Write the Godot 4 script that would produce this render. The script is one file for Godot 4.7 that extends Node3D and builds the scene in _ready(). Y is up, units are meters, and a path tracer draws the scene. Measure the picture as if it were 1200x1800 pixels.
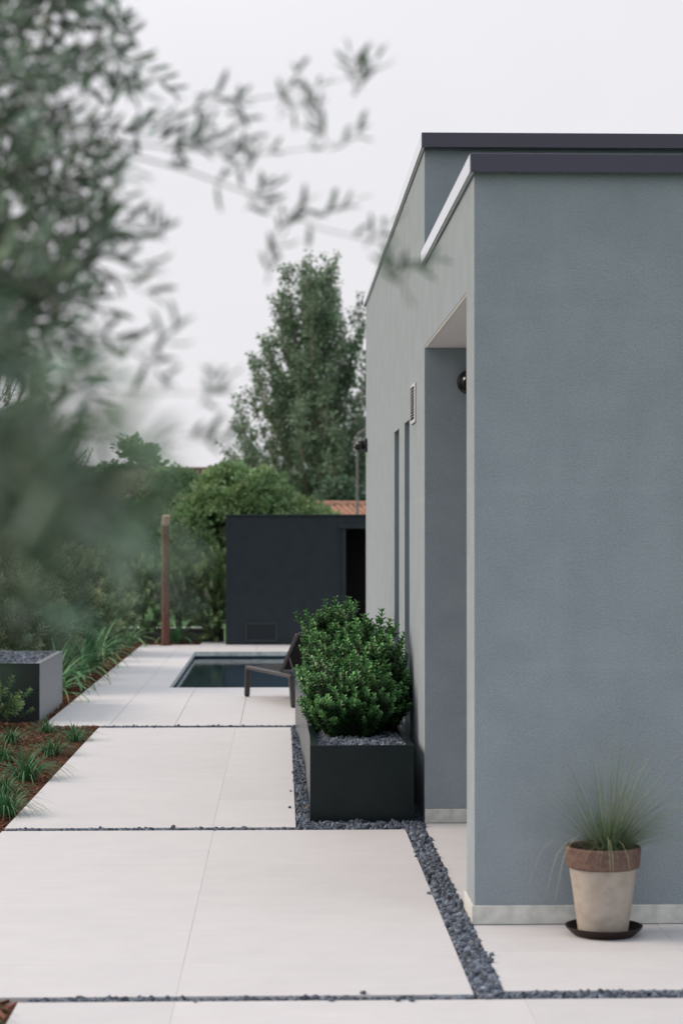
extends Node3D
# A grey rendered house beside a pale paved garden path that runs to a small pool, under an even overcast sky.
# Metres; the camera stands at x = 0, z = 0 and looks along -z. Paving level is y = 0.

var used := {}
var rng := RandomNumberGenerator.new()
var M := {}

# ------------------------------------------------------------------ naming
func numbered(called: String) -> String:
	if not used.has(called):
		used[called] = 0
		return called
	used[called] += 1
	return "%s_%03d" % [called, used[called]]

func tag(o: Node3D, label: String, category: String, group := "") -> Node3D:
	o.set_meta("label", label)
	o.set_meta("category", category)
	if group != "":
		o.set_meta("group", group)
	return o

func thing(called: String, label: String, category: String, at := Vector3.ZERO, group := "", turn := 0.0) -> Node3D:
	var o := Node3D.new()
	o.name = numbered(called)
	add_child(o)
	o.position = at
	o.rotation.y = turn
	tag(o, label, category, group)
	return o

func part(called: String, mesh: Mesh, m: Material, parent: Node, at := Vector3.ZERO) -> MeshInstance3D:
	var o := MeshInstance3D.new()
	o.name = numbered(called) if parent == self else called
	o.mesh = mesh
	o.material_override = m
	parent.add_child(o, true)
	o.position = at
	return o

func structure(called: String, mesh: Mesh, m: Material) -> MeshInstance3D:
	var o := part(called, mesh, m, self)
	o.set_meta("kind", "structure")
	return o

func copies(called: String, mesh: Mesh, m: Material, places: Array, tints: Array, parent: Node) -> MultiMeshInstance3D:
	var mm := MultiMesh.new()
	mm.transform_format = MultiMesh.TRANSFORM_3D
	mm.use_colors = tints.size() > 0
	mm.mesh = mesh
	mm.instance_count = places.size()
	for i in places.size():
		mm.set_instance_transform(i, places[i])
		if tints.size() > 0:
			mm.set_instance_color(i, tints[i])
	var o := MultiMeshInstance3D.new()
	o.name = numbered(called) if parent == self else called
	o.multimesh = mm
	o.material_override = m
	o.set_meta("kind", "stuff")
	parent.add_child(o, true)
	return o

func dup(o: Node3D, label: String) -> Node3D:
	var base := String(o.name)
	if base.length() > 4 and base[base.length() - 4] == "_" and base.right(3).is_valid_int():
		base = base.left(base.length() - 4)
	var c: Node3D = o.duplicate()
	c.name = numbered(base)
	add_child(c)
	c.set_meta("label", label)
	return c

# ------------------------------------------------------------------ geometry
func begin() -> SurfaceTool:
	var st := SurfaceTool.new()
	st.begin(Mesh.PRIMITIVE_TRIANGLES)
	return st

func poly(st: SurfaceTool, pts: Array, centre: Vector3, tint := Color.WHITE) -> void:
	var n: Vector3 = (pts[1] - pts[0]).cross(pts[2] - pts[0]).normalized()
	var mid := Vector3.ZERO
	for p in pts:
		mid += p
	mid /= pts.size()
	var q := pts.duplicate()
	if n.dot(mid - centre) < 0.0:
		n = -n
	else:
		q.reverse()      # front faces run clockwise
	for i in range(1, q.size() - 1):
		for p in [q[0], q[i], q[i + 1]]:
			st.set_normal(n)
			st.set_color(tint)
			st.set_uv(Vector2(p.x + p.z, p.y))
			st.add_vertex(p)

# a box with chamfered edges, centred at c; turned by basis b
func box(st: SurfaceTool, c: Vector3, size: Vector3, bevel := 0.004, b := Basis(), tint := Color.WHITE) -> void:
	var h := size / 2.0
	var e := minf(bevel, minf(h.x, minf(h.y, h.z)) * 0.45)
	var corner := func(sx, sy, sz, axis):
		var p := Vector3(sx * (h.x - e), sy * (h.y - e), sz * (h.z - e))
		p[axis] = [sx * h.x, sy * h.y, sz * h.z][axis]
		return c + b * p
	for s in [-1.0, 1.0]:
		poly(st, [corner.call(s, -1, -1, 0), corner.call(s, 1, -1, 0), corner.call(s, 1, 1, 0), corner.call(s, -1, 1, 0)], c, tint)
		poly(st, [corner.call(-1, s, -1, 1), corner.call(1, s, -1, 1), corner.call(1, s, 1, 1), corner.call(-1, s, 1, 1)], c, tint)
		poly(st, [corner.call(-1, -1, s, 2), corner.call(1, -1, s, 2), corner.call(1, 1, s, 2), corner.call(-1, 1, s, 2)], c, tint)
	for s in [-1.0, 1.0]:
		for t in [-1.0, 1.0]:
			poly(st, [corner.call(s, t, -1, 0), corner.call(s, t, 1, 0), corner.call(s, t, 1, 1), corner.call(s, t, -1, 1)], c, tint)
			poly(st, [corner.call(s, -1, t, 0), corner.call(s, 1, t, 0), corner.call(s, 1, t, 2), corner.call(s, -1, t, 2)], c, tint)
			poly(st, [corner.call(-1, s, t, 1), corner.call(1, s, t, 1), corner.call(1, s, t, 2), corner.call(-1, s, t, 2)], c, tint)
			for u in [-1.0, 1.0]:
				poly(st, [corner.call(s, t, u, 0), corner.call(s, t, u, 1), corner.call(s, t, u, 2)], c, tint)

# a box between two corners
func slab(st: SurfaceTool, lo: Vector3, hi: Vector3, bevel := 0.004, tint := Color.WHITE) -> void:
	var a := Vector3(minf(lo.x, hi.x), minf(lo.y, hi.y), minf(lo.z, hi.z))
	var b := Vector3(maxf(lo.x, hi.x), maxf(lo.y, hi.y), maxf(lo.z, hi.z))
	box(st, (a + b) / 2.0, b - a, bevel, Basis(), tint)

func boxed(lo: Vector3, hi: Vector3, bevel := 0.004) -> Mesh:
	var st := begin()
	slab(st, lo, hi, bevel)
	return st.commit()

# a bar of rectangular section from a to b; w across, d deep
func bar(st: SurfaceTool, a: Vector3, b: Vector3, w: float, d: float, bevel := 0.003, hint := Vector3.UP) -> void:
	var y := (b - a).normalized()
	var x := y.cross(hint)
	if x.length() < 0.05:
		x = y.cross(Vector3.RIGHT)
	x = x.normalized()
	var z := x.cross(y).normalized()
	box(st, (a + b) / 2.0, Vector3(w, a.distance_to(b), d), bevel, Basis(x, y, z))

func tube(st: SurfaceTool, pts: Array, radii: Array, sides := 7, tint := Color.WHITE) -> void:
	var rings := []
	var side := Vector3.ZERO
	for i in pts.size():
		var t: Vector3 = (pts[mini(i + 1, pts.size() - 1)] - pts[maxi(i - 1, 0)]).normalized()
		if side == Vector3.ZERO:
			side = t.cross(Vector3.UP if absf(t.y) < 0.9 else Vector3.RIGHT).normalized()
		side = (side - t * side.dot(t)).normalized()
		var up := t.cross(side)
		var ring := []
		for k in sides + 1:
			var a := TAU * k / sides
			ring.append(side * cos(a) + up * sin(a))
		rings.append(ring)
	for i in pts.size() - 1:
		for k in sides:
			var q := [[i, k], [i + 1, k + 1], [i, k + 1], [i, k], [i + 1, k], [i + 1, k + 1]]
			for v in q:
				st.set_normal(rings[v[0]][v[1]])
				st.set_color(tint)
				st.set_uv(Vector2(float(v[1]) / sides, v[0]))
				st.add_vertex(pts[v[0]] + rings[v[0]][v[1]] * radii[v[0]])

# profile: points (radius, height), each stretch with its own smooth ring
func lathe(st: SurfaceTool, profile: Array, segs := 40, wobble := 0.0, tint := Color.WHITE) -> void:
	for i in profile.size() - 1:
		var p: Vector2 = profile[i]
		var q: Vector2 = profile[i + 1]
		var d := (q - p).normalized()
		var n2 := Vector2(d.y, -d.x)
		for k in segs:
			var v := []
			for e in [[p, k], [q, k], [q, k + 1], [p, k + 1]]:
				var a: float = TAU * e[1] / segs
				var r: float = e[0].x * (1.0 + wobble * sin(3.0 * a + 1.0))
				v.append([Vector3(cos(a) * r, e[0].y, sin(a) * r), Vector3(cos(a) * n2.x, n2.y, sin(a) * n2.x)])
			for t in [0, 2, 1, 0, 3, 2]:
				st.set_normal(v[t][1])
				st.set_color(tint)
				st.set_uv(Vector2(float(k) / segs, float(i)))
				st.add_vertex(v[t][0])

# a flat curved blade; the width tapers from root to tip
func blade(st: SurfaceTool, pts: Array, width: float, across: Vector3, tint: Color, tip_tint: Color, base_share := 0.8, fold := 0.0) -> void:
	var n := pts.size()
	var rows := []
	for i in n:
		var t := float(i) / (n - 1)
		var w: float = width * 0.5 * lerpf(base_share, 1.0, minf(t * 3.0, 1.0)) * (1.0 - pow(t, 2.6))
		var along: Vector3 = (pts[mini(i + 1, n - 1)] - pts[maxi(i - 1, 0)]).normalized()
		var normal := along.cross(across).normalized()
		var over := normal.y < 0.0
		if over:
			normal = -normal
		rows.append([pts[i] - across * w + normal * fold * w, pts[i], pts[i] + across * w + normal * fold * w, normal, tint.lerp(tip_tint, smoothstep(0.55, 1.0, t)), over])
	for i in n - 1:
		for h in [0, 1]:
			var q := [[i, h], [i, h + 1], [i + 1, h + 1], [i, h], [i + 1, h + 1], [i + 1, h]]
			if i == n - 2:
				q = [[i, h], [i, h + 1], [i + 1, 1]]
			if rows[i][5]:
				q.reverse()
			for v in q:
				st.set_normal((rows[v[0]][3] + across * (v[1] - 1) * -fold).normalized())
				st.set_color(rows[v[0]][4])
				st.set_uv(Vector2.ZERO)
				st.add_vertex(rows[v[0]][v[1]])

# one leaf from the origin along dir; pointed both ends, folded along the midrib and slightly curled
func leaf(st: SurfaceTool, at: Vector3, dir: Vector3, normal: Vector3, length: float, width: float, tint: Color, fat := 0.5) -> void:
	var y := dir.normalized()
	var x := y.cross(normal)
	if x.length() < 0.01:
		x = y.cross(Vector3(0.3, 0.5, 0.8))
	x = x.normalized()
	var z := x.cross(y).normalized()
	var m1 := at + y * length * fat * 0.55 + z * length * 0.03
	var m2 := at + y * length * (fat + 0.22) + z * length * 0.02
	var tip := at + y * length - z * length * 0.06
	var w := x * width * 0.5
	var up := z * width * 0.16
	var L1 := m1 - w * 0.82 + up
	var R1 := m1 + w * 0.82 + up
	var L2 := m2 - w * 0.8 + up
	var R2 := m2 + w * 0.8 + up
	var nl := (z + x * 0.3).normalized()
	var nr := (z - x * 0.3).normalized()
	for t in [[at, L1, m1, nl], [L1, L2, m1, nl], [m1, L2, m2, nl], [L2, tip, m2, nl], [at, m1, R1, nr], [R1, m1, R2, nr], [m1, m2, R2, nr], [R2, m2, tip, nr]]:
		for k in 3:
			st.set_normal(t[3])
			st.set_color(tint)
			st.set_uv(Vector2.ZERO)
			st.add_vertex(t[k])

func rock(variant: int) -> Mesh:
	var r := RandomNumberGenerator.new()
	r.seed = 100 + variant
	var s := SphereMesh.new()
	s.radius = 0.5
	s.height = 1.0
	s.radial_segments = 7
	s.rings = 4
	var a := s.surface_get_arrays(0)
	var v: PackedVector3Array = a[Mesh.ARRAY_VERTEX]
	var idx: PackedInt32Array = a[Mesh.ARRAY_INDEX]
	var n := FastNoiseLite.new()
	n.seed = variant
	n.frequency = 1.3
	for i in v.size():
		var p := v[i]
		v[i] = p * (1.0 + 0.75 * n.get_noise_3dv(p * 1.7)) + 0.10 * Vector3(n.get_noise_3dv(p * 5.0 + Vector3(9, 0, 0)), n.get_noise_3dv(p * 5.0), n.get_noise_3dv(p * 5.0 - Vector3(0, 7, 0)))
	var st := begin()
	for t in range(0, idx.size(), 3):
		var p0 := v[idx[t]]
		var p1 := v[idx[t + 1]]
		var p2 := v[idx[t + 2]]
		if (p1 - p0).cross(p2 - p0).length() > 1e-5:
			poly(st, [p0, p1, p2], Vector3.ZERO)
	return st.commit()

# a leafy upright shoot along +y with leaves in whorls; tips carry the young leaves
func shoot(length: float, whorls: int, per: int, leaf_len: float, leaf_w: float, rise: float, old: Color, young: Color, seed_: int, fat := 0.5, stem := Color(0.10, 0.08, 0.04)) -> Mesh:
	var r := RandomNumberGenerator.new()
	r.seed = seed_
	var st := begin()
	tube(st, [Vector3.ZERO, Vector3(0.01 * length, length * 0.5, 0), Vector3(0, length, 0.01 * length)], [length * 0.018, length * 0.014, length * 0.008], 4, stem)
	for i in whorls:
		var t := (i + 0.6) / whorls
		var c := old.lerp(young, smoothstep(0.45, 1.0, t))
		for k in per:
			var a := TAU * (k + 0.5 * (i % 2)) / per + r.randf_range(-0.35, 0.35)
			var out := Vector3(cos(a), 0, sin(a))
			var up := rise * lerpf(0.55, 1.25, t) + r.randf_range(-0.25, 0.25)
			var d := (out + Vector3.UP * up).normalized()
			var nrm := (Vector3.UP - out * up * 0.8).normalized()
			var s := lerpf(1.0, 0.72, smoothstep(0.7, 1.0, t)) * r.randf_range(0.8, 1.15)
			var shade := r.randf_range(0.8, 1.2)
			leaf(st, Vector3(0, length * t, 0), d, nrm, leaf_len * s, leaf_w * s, Color(c.r * shade, c.g * shade, c.b * shade), fat)
	return st.commit()

# a loose clump of leaves in the unit ball
func clump(count: int, leaf_len: float, leaf_w: float, droop: float, seed_: int, fat := 0.5) -> Mesh:
	var r := RandomNumberGenerator.new()
	r.seed = seed_
	var st := begin()
	for i in count:
		var p := Vector3(r.randf_range(-1, 1), r.randf_range(-1, 1), r.randf_range(-1, 1)) * 0.55
		var d := (p + Vector3(r.randf_range(-1, 1), r.randf_range(-0.6, 1) - droop, r.randf_range(-1, 1)) * 0.6).normalized()
		var n := Vector3(r.randf_range(-1, 1), r.randf_range(0.0, 1.5), r.randf_range(-1, 1)).normalized()
		var s := r.randf_range(0.75, 1.2)
		var shade := r.randf_range(0.75, 1.25)
		leaf(st, p, d, n, leaf_len * s, leaf_w * s, Color(shade, shade, shade), fat)
	return st.commit()

func facing(dir: Vector3, spin: float, scale: float) -> Basis:
	var y := dir.normalized()
	var x := y.cross(Vector3(0.37, 0.11, 0.92)).normalized()
	var z := x.cross(y)
	return Basis(x, y, z).rotated(y, spin).scaled(Vector3.ONE * scale)

func ball() -> Vector3:
	while true:
		var p := Vector3(rng.randf_range(-1, 1), rng.randf_range(-1, 1), rng.randf_range(-1, 1))
		if p.length_squared() <= 1.0:
			return p
	return Vector3.ZERO

# ------------------------------------------------------------------ materials
func lin(r: float, g: float, b: float) -> Color:
	return Color(r, g, b).linear_to_srgb()

func mat(called: String, c: Color, rough := 0.8, metal := 0.0, spec := 0.5) -> StandardMaterial3D:
	var m := StandardMaterial3D.new()
	m.resource_name = called
	m.albedo_color = c.linear_to_srgb()
	m.roughness = rough
	m.metallic = metal
	m.metallic_specular = spec
	M[called] = m
	return m

func noise_tex(size: int, freq: float, oct: int, lo: Color, hi: Color, seed_: int, kind := FastNoiseLite.TYPE_SIMPLEX_SMOOTH) -> ImageTexture:
	var n := FastNoiseLite.new()
	n.noise_type = kind
	n.frequency = freq
	n.fractal_octaves = oct
	n.seed = seed_
	var im := n.get_seamless_image(size, size)
	im.convert(Image.FORMAT_RGB8)
	var data := im.get_data()
	var table := PackedByteArray()
	for i in 256:
		var c := lo.lerp(hi, i / 255.0)
		table.append(int(clampf(c.r, 0, 1) * 255.0))
		table.append(int(clampf(c.g, 0, 1) * 255.0))
		table.append(int(clampf(c.b, 0, 1) * 255.0))
	for i in range(0, data.size(), 3):
		var g := data[i] * 3
		data[i] = table[g]
		data[i + 1] = table[g + 1]
		data[i + 2] = table[g + 2]
	return ImageTexture.create_from_image(Image.create_from_data(size, size, false, Image.FORMAT_RGB8, data))

func triplanar(m: StandardMaterial3D, scale: float, world := true) -> void:
	m.uv1_triplanar = true
	m.uv1_world_triplanar = world
	m.uv1_scale = Vector3.ONE * scale

func mottled(m: StandardMaterial3D, tex: Texture2D, scale: float) -> void:
	m.detail_enabled = true
	m.detail_albedo = tex
	m.detail_blend_mode = BaseMaterial3D.BLEND_MODE_MUL
	m.detail_uv_layer = BaseMaterial3D.DETAIL_UV_2
	m.uv2_triplanar = true
	m.uv2_world_triplanar = true
	m.uv2_scale = Vector3.ONE * scale

func leafy(called: String, c: Color, rough := 0.5, back := 0.35) -> StandardMaterial3D:
	var m := mat(called, c, rough, 0.0, 0.4)
	m.vertex_color_use_as_albedo = true
	m.cull_mode = BaseMaterial3D.CULL_DISABLED
	m.backlight_enabled = true
	m.backlight = Color(back, back, back)
	return m

func paving_texture() -> ImageTexture:
	# fine sawn-stone streaks that run across the path
	var n := FastNoiseLite.new()
	n.frequency = 1.0
	n.fractal_octaves = 3
	n.seed = 5
	var w := 512
	var h := 512
	var data := PackedByteArray()
	data.resize(w * h * 3)
	for y in h:
		for x in w:
			var u := TAU * x / w
			var v := TAU * y / h
			var broad := n.get_noise_3d(cos(u) * 0.9, sin(u) * 0.9 + 7.0, 0.0 + sin(v) * 3.2 + cos(v) * 0.1)
			var streak := n.get_noise_3d(cos(u) * 0.55 + 30.0 + cos(v) * 8.0, sin(u) * 0.55, sin(v) * 8.0)
			var fine := n.get_noise_3d(cos(u) * 3.0 + 60.0 + cos(v) * 22.0, sin(u) * 3.0, sin(v) * 22.0)
			var g := 0.972 + 0.010 * broad + 0.015 * streak + 0.016 * fine
			var i := (y * w + x) * 3
			data[i] = int(clampf(g * 1.0, 0, 1) * 255)
			data[i + 1] = int(clampf(g * 0.995 + 0.002 * broad, 0, 1) * 255)
			data[i + 2] = int(clampf(g * 0.99 - 0.012 * streak, 0, 1) * 255)
	return ImageTexture.create_from_image(Image.create_from_data(w, h, false, Image.FORMAT_RGB8, data))

func make_materials() -> void:
	var grain := noise_tex(512, 0.22, 3, Color.BLACK, Color.WHITE, 1)
	var blotch := noise_tex(512, 0.012, 5, Color(0.955, 0.957, 0.96), Color(1.02, 1.02, 1.02), 2)
	var pale_blotch := noise_tex(256, 0.012, 4, Color(0.975, 0.976, 0.98), Color(1.0, 1.0, 1.0), 6)
	var speckle := noise_tex(512, 0.16, 4, Color(0.86, 0.86, 0.86), Color(1.02, 1.02, 1.02), 3)
	var m := mat("wall render", Color(0.318, 0.372, 0.412), 0.92, 0.0, 0.35)
	m.albedo_texture = speckle
	triplanar(m, 1.3)
	m.heightmap_enabled = true
	m.heightmap_texture = grain
	m.heightmap_scale = 0.45
	mottled(m, blotch, 0.45)
	m = mat("soffit paint", Color(0.72, 0.71, 0.69), 0.9)
	var stone := paving_texture()
	for k in 4:
		m = mat("paving %d" % k, Color(0.605, 0.605, 0.630) * [1.0, 0.975, 1.02, 0.99][k], 0.62, 0.0, 0.4)
		m.albedo_texture = stone
		triplanar(m, 0.62)
		m.uv1_offset = Vector3(0.27 * k, 0.13 * k, 0.41 * k)
		mottled(m, pale_blotch, 0.8)
		m.uv2_offset = Vector3(0.31 * k, 0, 0.17 * k)
	m = mat("skirting stone", Color(0.60, 0.61, 0.60), 0.6)
	m.albedo_texture = noise_tex(512, 0.014, 5, Color(0.86, 0.865, 0.86), Color(1.03, 1.03, 1.02), 9)
	triplanar(m, 1.6)
	m = mat("roof metal", Color(0.007, 0.009, 0.034), 0.08, 0.0, 0.3)
	m.clearcoat_enabled = true
	m.clearcoat = 1.0
	m.clearcoat_roughness = 0.06
	m = mat("planter metal", Color(0.005, 0.013, 0.015), 0.30, 0.0, 0.36)
	m.albedo_texture = noise_tex(256, 0.02, 4, Color(0.85, 0.85, 0.85), Color(1.1, 1.1, 1.1), 11)
	triplanar(m, 1.0)
	m = mat("mirror metal", Color(0.02, 0.026, 0.030), 0.16, 0.0, 0.5)
	m = mat("grey metal", Color(0.20, 0.215, 0.235), 0.5, 0.0, 0.5)
	m = mat("shed cladding", Color(0.015, 0.024, 0.030), 0.6, 0.0, 0.4)
	m.albedo_texture = noise_tex(256, 0.02, 4, Color(0.9, 0.9, 0.9), Color(1.08, 1.08, 1.08), 12)
	triplanar(m, 0.7)
	mat("pale mortar", Color(0.62, 0.61, 0.62), 0.9)
	mat("shed trim", Color(0.028, 0.037, 0.046), 0.45)
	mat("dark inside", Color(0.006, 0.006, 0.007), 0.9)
	m = mat("lava stone", Color(0.125, 0.15, 0.19), 0.8, 0.0, 0.4)
	m.vertex_color_use_as_albedo = true
	m.albedo_texture = noise_tex(256, 0.1, 3, Color(0.6, 0.6, 0.6), Color(1.2, 1.2, 1.2), 13)
	triplanar(m, 14.0)
	m = mat("gravel bed", Color(0.03, 0.032, 0.036), 0.95)
	m = mat("mulch bed", Color(0.105, 0.050, 0.032), 0.95, 0.0, 0.2)
	m.albedo_texture = noise_tex(512, 0.05, 5, Color(0.45, 0.42, 0.42), Color(1.35, 1.3, 1.25), 14)
	triplanar(m, 1.4)
	m.heightmap_enabled = true
	m.heightmap_texture = noise_tex(512, 0.07, 4, Color.BLACK, Color.WHITE, 15)
	m.heightmap_scale = 2.5
	m = mat("bark chip", Color(0.14, 0.066, 0.042), 0.9, 0.0, 0.2)
	m.vertex_color_use_as_albedo = true
	m = mat("lawn", Color(0.095, 0.175, 0.085), 0.9, 0.0, 0.2)
	m.albedo_texture = noise_tex(512, 0.06, 5, Color(0.6, 0.65, 0.6), Color(1.3, 1.25, 1.2), 16)
	triplanar(m, 0.35)
	m = mat("concrete", Color(0.20, 0.20, 0.205), 0.9)
	m.albedo_texture = speckle
	triplanar(m, 1.0)
	m = mat("pool stone", Color(0.64, 0.70, 0.70), 0.6)
	m.albedo_texture = noise_tex(256, 0.02, 4, Color(0.8, 0.8, 0.8), Color(1.1, 1.1, 1.1), 17)
	triplanar(m, 1.0)
	mat("pool liner", Color(0.05, 0.11, 0.16), 0.6)
	m = mat("pool water", Color(0.9, 0.95, 1.0, 0.0), 0.02)
	m.albedo_color.a = 0.0
	m.refraction_enabled = true
	m.refraction_scale = 0.033
	m.normal_enabled = true
	var rip := FastNoiseLite.new()
	rip.frequency = 0.02
	rip.fractal_octaves = 2
	rip.seed = 21
	var im := rip.get_seamless_image(256, 256)
	im.convert(Image.FORMAT_RGBA8)
	im.bump_map_to_normal_map(2.0)
	m.normal_texture = ImageTexture.create_from_image(im)
	m.normal_scale = 0.11
	triplanar(m, 0.9)
	m = mat("corten", Color(0.125, 0.052, 0.038), 0.8)
	m.albedo_texture = noise_tex(256, 0.03, 4, Color(0.65, 0.62, 0.6), Color(1.25, 1.25, 1.25), 18)
	triplanar(m, 2.0)
	mat("pale copper", Color(0.36, 0.25, 0.20), 0.55)
	mat("chair frame", Color(0.045, 0.041, 0.043), 0.42)
	m = mat("chair sling", Color(0.012, 0.0125, 0.014), 0.7, 0.0, 0.25)
	mat("rubber", Color(0.01, 0.01, 0.01), 0.8)
	mat("camera plastic", Color(0.008, 0.008, 0.009), 0.22)
	mat("lens glass", Color(0.004, 0.004, 0.006), 0.05)
	mat("steel", Color(0.5, 0.5, 0.52), 0.3, 0.9)
	mat("vent white", Color(0.55, 0.55, 0.575), 0.45)
	m = mat("clay", Color(0.38, 0.345, 0.31), 0.92, 0.0, 0.25)
	m.albedo_texture = noise_tex(512, 0.008, 5, Color(0.88, 0.865, 0.85), Color(1.06, 1.06, 1.06), 19)
	triplanar(m, 3.0)
	m = mat("clay rim", Color(0.155, 0.103, 0.088), 0.9, 0.0, 0.25)
	m.albedo_texture = noise_tex(512, 0.02, 5, Color(0.78, 0.76, 0.74), Color(1.15, 1.15, 1.15), 20)
	triplanar(m, 3.0)
	mat("saucer plastic", Color(0.018, 0.011, 0.009), 0.5, 0.0, 0.3)
	mat("potting soil", Color(0.022, 0.016, 0.012), 0.95)
	m = mat("bark", Color(0.10, 0.085, 0.07), 0.95)
	m.albedo_texture = noise_tex(256, 0.05, 4, Color(0.5, 0.5, 0.5), Color(1.3, 1.3, 1.3), 22)
	triplanar(m, 3.0)
	mat("pale bark", Color(0.21, 0.19, 0.165), 0.95)
	m = mat("roof tile", Color(0.46, 0.25, 0.17), 0.9)
	m.albedo_texture = noise_tex(256, 0.05, 4, Color(0.6, 0.6, 0.6), Color(1.25, 1.25, 1.25), 23)
	triplanar(m, 0.5)
	m = mat("brown tile", Color(0.10, 0.062, 0.045), 0.9)
	m.albedo_texture = M["roof tile"].albedo_texture
	triplanar(m, 0.5)
	mat("slate roof", Color(0.16, 0.165, 0.17), 0.9)
	mat("house paint", Color(0.35, 0.32, 0.28), 0.9)
	m = mat("window glass", Color(0.02, 0.022, 0.025), 0.05)
	mat("dry leaf", Color(0.25, 0.13, 0.05), 0.8)
	leafy("olive leaf", Color(0.148, 0.195, 0.155), 0.34, 0.48)
	leafy("leaf tinted", Color(1, 1, 1), 0.42, 0.2)
	leafy("leaf matt", Color(1, 1, 1), 0.55, 0.75)
	leafy("grass blade", Color(1, 1, 1), 0.5, 0.5)

# ------------------------------------------------------------------ plants
# a crown of leaf clumps: lobes are [centre, radii]; clumps sit mostly in the outer part of the lobes
func crown_places(lobes: Array, count: int, size_lo: float, size_hi: float, gap_freq: float, gap_at: float, seed_: int, base: Color, spread: float) -> Array:
	rng.seed = seed_
	var n := FastNoiseLite.new()
	n.seed = seed_
	n.frequency = gap_freq
	var total := 0.0
	for l in lobes:
		total += l[1].x * l[1].y * l[1].z
	var places := []
	var tints := []
	for l in lobes:
		var want := int(count * l[1].x * l[1].y * l[1].z / total)
		var made := 0
		var tries := 0
		while made < want and tries < want * 12:
			tries += 1
			var p := ball()
			if p.length() < 0.45 and rng.randf() < 0.6:
				continue
			var q: Vector3 = l[0] + p * l[1]
			if n.get_noise_3dv(q) < gap_at:
				continue
			made += 1
			var dir := (p + Vector3(0, 0.8, 0) + ball() * 0.5).normalized()
			places.append(Transform3D(facing(dir, rng.randf() * TAU, rng.randf_range(size_lo, size_hi)), q))
			var k := 1.0 + spread * rng.randf_range(-1, 1) + spread * 1.2 * n.get_noise_3dv(q * 0.6 + Vector3(50, 0, 0))
			tints.append(Color(base.r * k * (1.0 + 0.15 * rng.randf_range(-1, 1)), base.g * k, base.b * k))
	return [places, tints]

func limb_path(a: Vector3, b: Vector3, bend: Vector3, steps := 6) -> Array:
	var out := []
	for i in steps + 1:
		var t := float(i) / steps
		out.append(a.lerp(b, t) + bend * (4.0 * t * (1.0 - t)))
	return out

func bush(called: String, label: String, category: String, at: Vector3, lobes: Array, count: int, mesh: Mesh, lo: float, hi: float, tint: Color, seed_: int, m: Material, group := "", gap_freq := 1.5, gap_at := -0.25, spread := 0.22) -> Node3D:
	var t := thing(called, label, category, at, group)
	var st := begin()
	rng.seed = seed_ + 7
	for l in lobes:
		for k in 4:
			var d := ball() * 0.6
			tube(st, limb_path(Vector3(d.x * 0.05, -0.02, d.z * 0.05), l[0] + d * l[1], Vector3(d.x, 0, d.z) * 0.1, 4), [0.022 * l[1].y + 0.006, 0.018 * l[1].y + 0.004, 0.013 * l[1].y + 0.003, 0.008 * l[1].y + 0.002, 0.003], 5)
	part("stems", st.commit(), M["bark"], t)
	var c := crown_places(lobes, count, lo, hi, gap_freq, gap_at, seed_, tint, spread)
	copies("foliage", mesh, m, c[0], c[1], t)
	return t

func tree(called: String, label: String, at: Vector3, trunk_h: float, trunk_r: float, lobes: Array, count: int, mesh: Mesh, lo: float, hi: float, tint: Color, seed_: int, group := "", gap_freq := 0.5, gap_at := -0.2, spread := 0.22) -> Node3D:
	var t := thing(called, label, "tree", at, group)
	var st := begin()
	rng.seed = seed_ + 7
	tube(st, [Vector3(0, -0.2, 0), Vector3(0.03, trunk_h * 0.5, 0.02), Vector3(0, trunk_h, 0)], [trunk_r * 1.25, trunk_r, trunk_r * 0.8], 9)
	part("trunk", st.commit(), M["bark"], t)
	st = begin()
	for l in lobes:
		for k in 4:
			var d := ball() * 0.7
			tube(st, limb_path(Vector3(0, trunk_h * 0.92, 0), l[0] + d * l[1], Vector3(d.x, 0.3, d.z) * 0.25, 4), [trunk_r * 0.5, trunk_r * 0.4, trunk_r * 0.3, trunk_r * 0.18, trunk_r * 0.06], 5)
	part("limbs", st.commit(), M["bark"], t)
	var c := crown_places(lobes, count, lo, hi, gap_freq, gap_at, seed_, tint, spread)
	copies("crown", mesh, M["leaf matt"], c[0], c[1], t)
	return t

func grass_mesh(blades: int, reach: float, height: float, width: float, lo: Color, hi: Color, seed_: int, segs := 6, tip := Color(0.30, 0.30, 0.12)) -> Mesh:
	var r := RandomNumberGenerator.new()
	r.seed = seed_
	var st := begin()
	for i in blades:
		var a := r.randf() * TAU
		var out := Vector3(cos(a), 0, sin(a))
		var lean := sqrt(r.randf())
		var root := out * reach * 0.14 * lean + Vector3(r.randf_range(-1, 1), 0, r.randf_range(-1, 1)) * 0.008
		var len_ := r.randf_range(0.65, 1.15)
		var h := height * len_ * (1.0 - 0.35 * lean)
		var far := reach * lean * len_
		var droop := height * 0.75 * pow(lean, 1.6)
		var pts := []
		for k in segs:
			var t := float(k) / (segs - 1)
			pts.append(root + out * far * (t * 0.55 + 0.45 * t * t) + Vector3.UP * (h * (t * 1.7 - 0.7 * t * t) - droop * t * t * t))
		var across := out.cross(Vector3.UP).rotated(Vector3.UP, r.randf_range(-0.6, 0.6))
		var c := lo.lerp(hi, r.randf())
		blade(st, pts, width * r.randf_range(0.7, 1.2), across, c, c.lerp(tip, 0.5 if r.randf() < 0.25 else 0.1), 0.8, 0.25)
	return st.commit()

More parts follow.
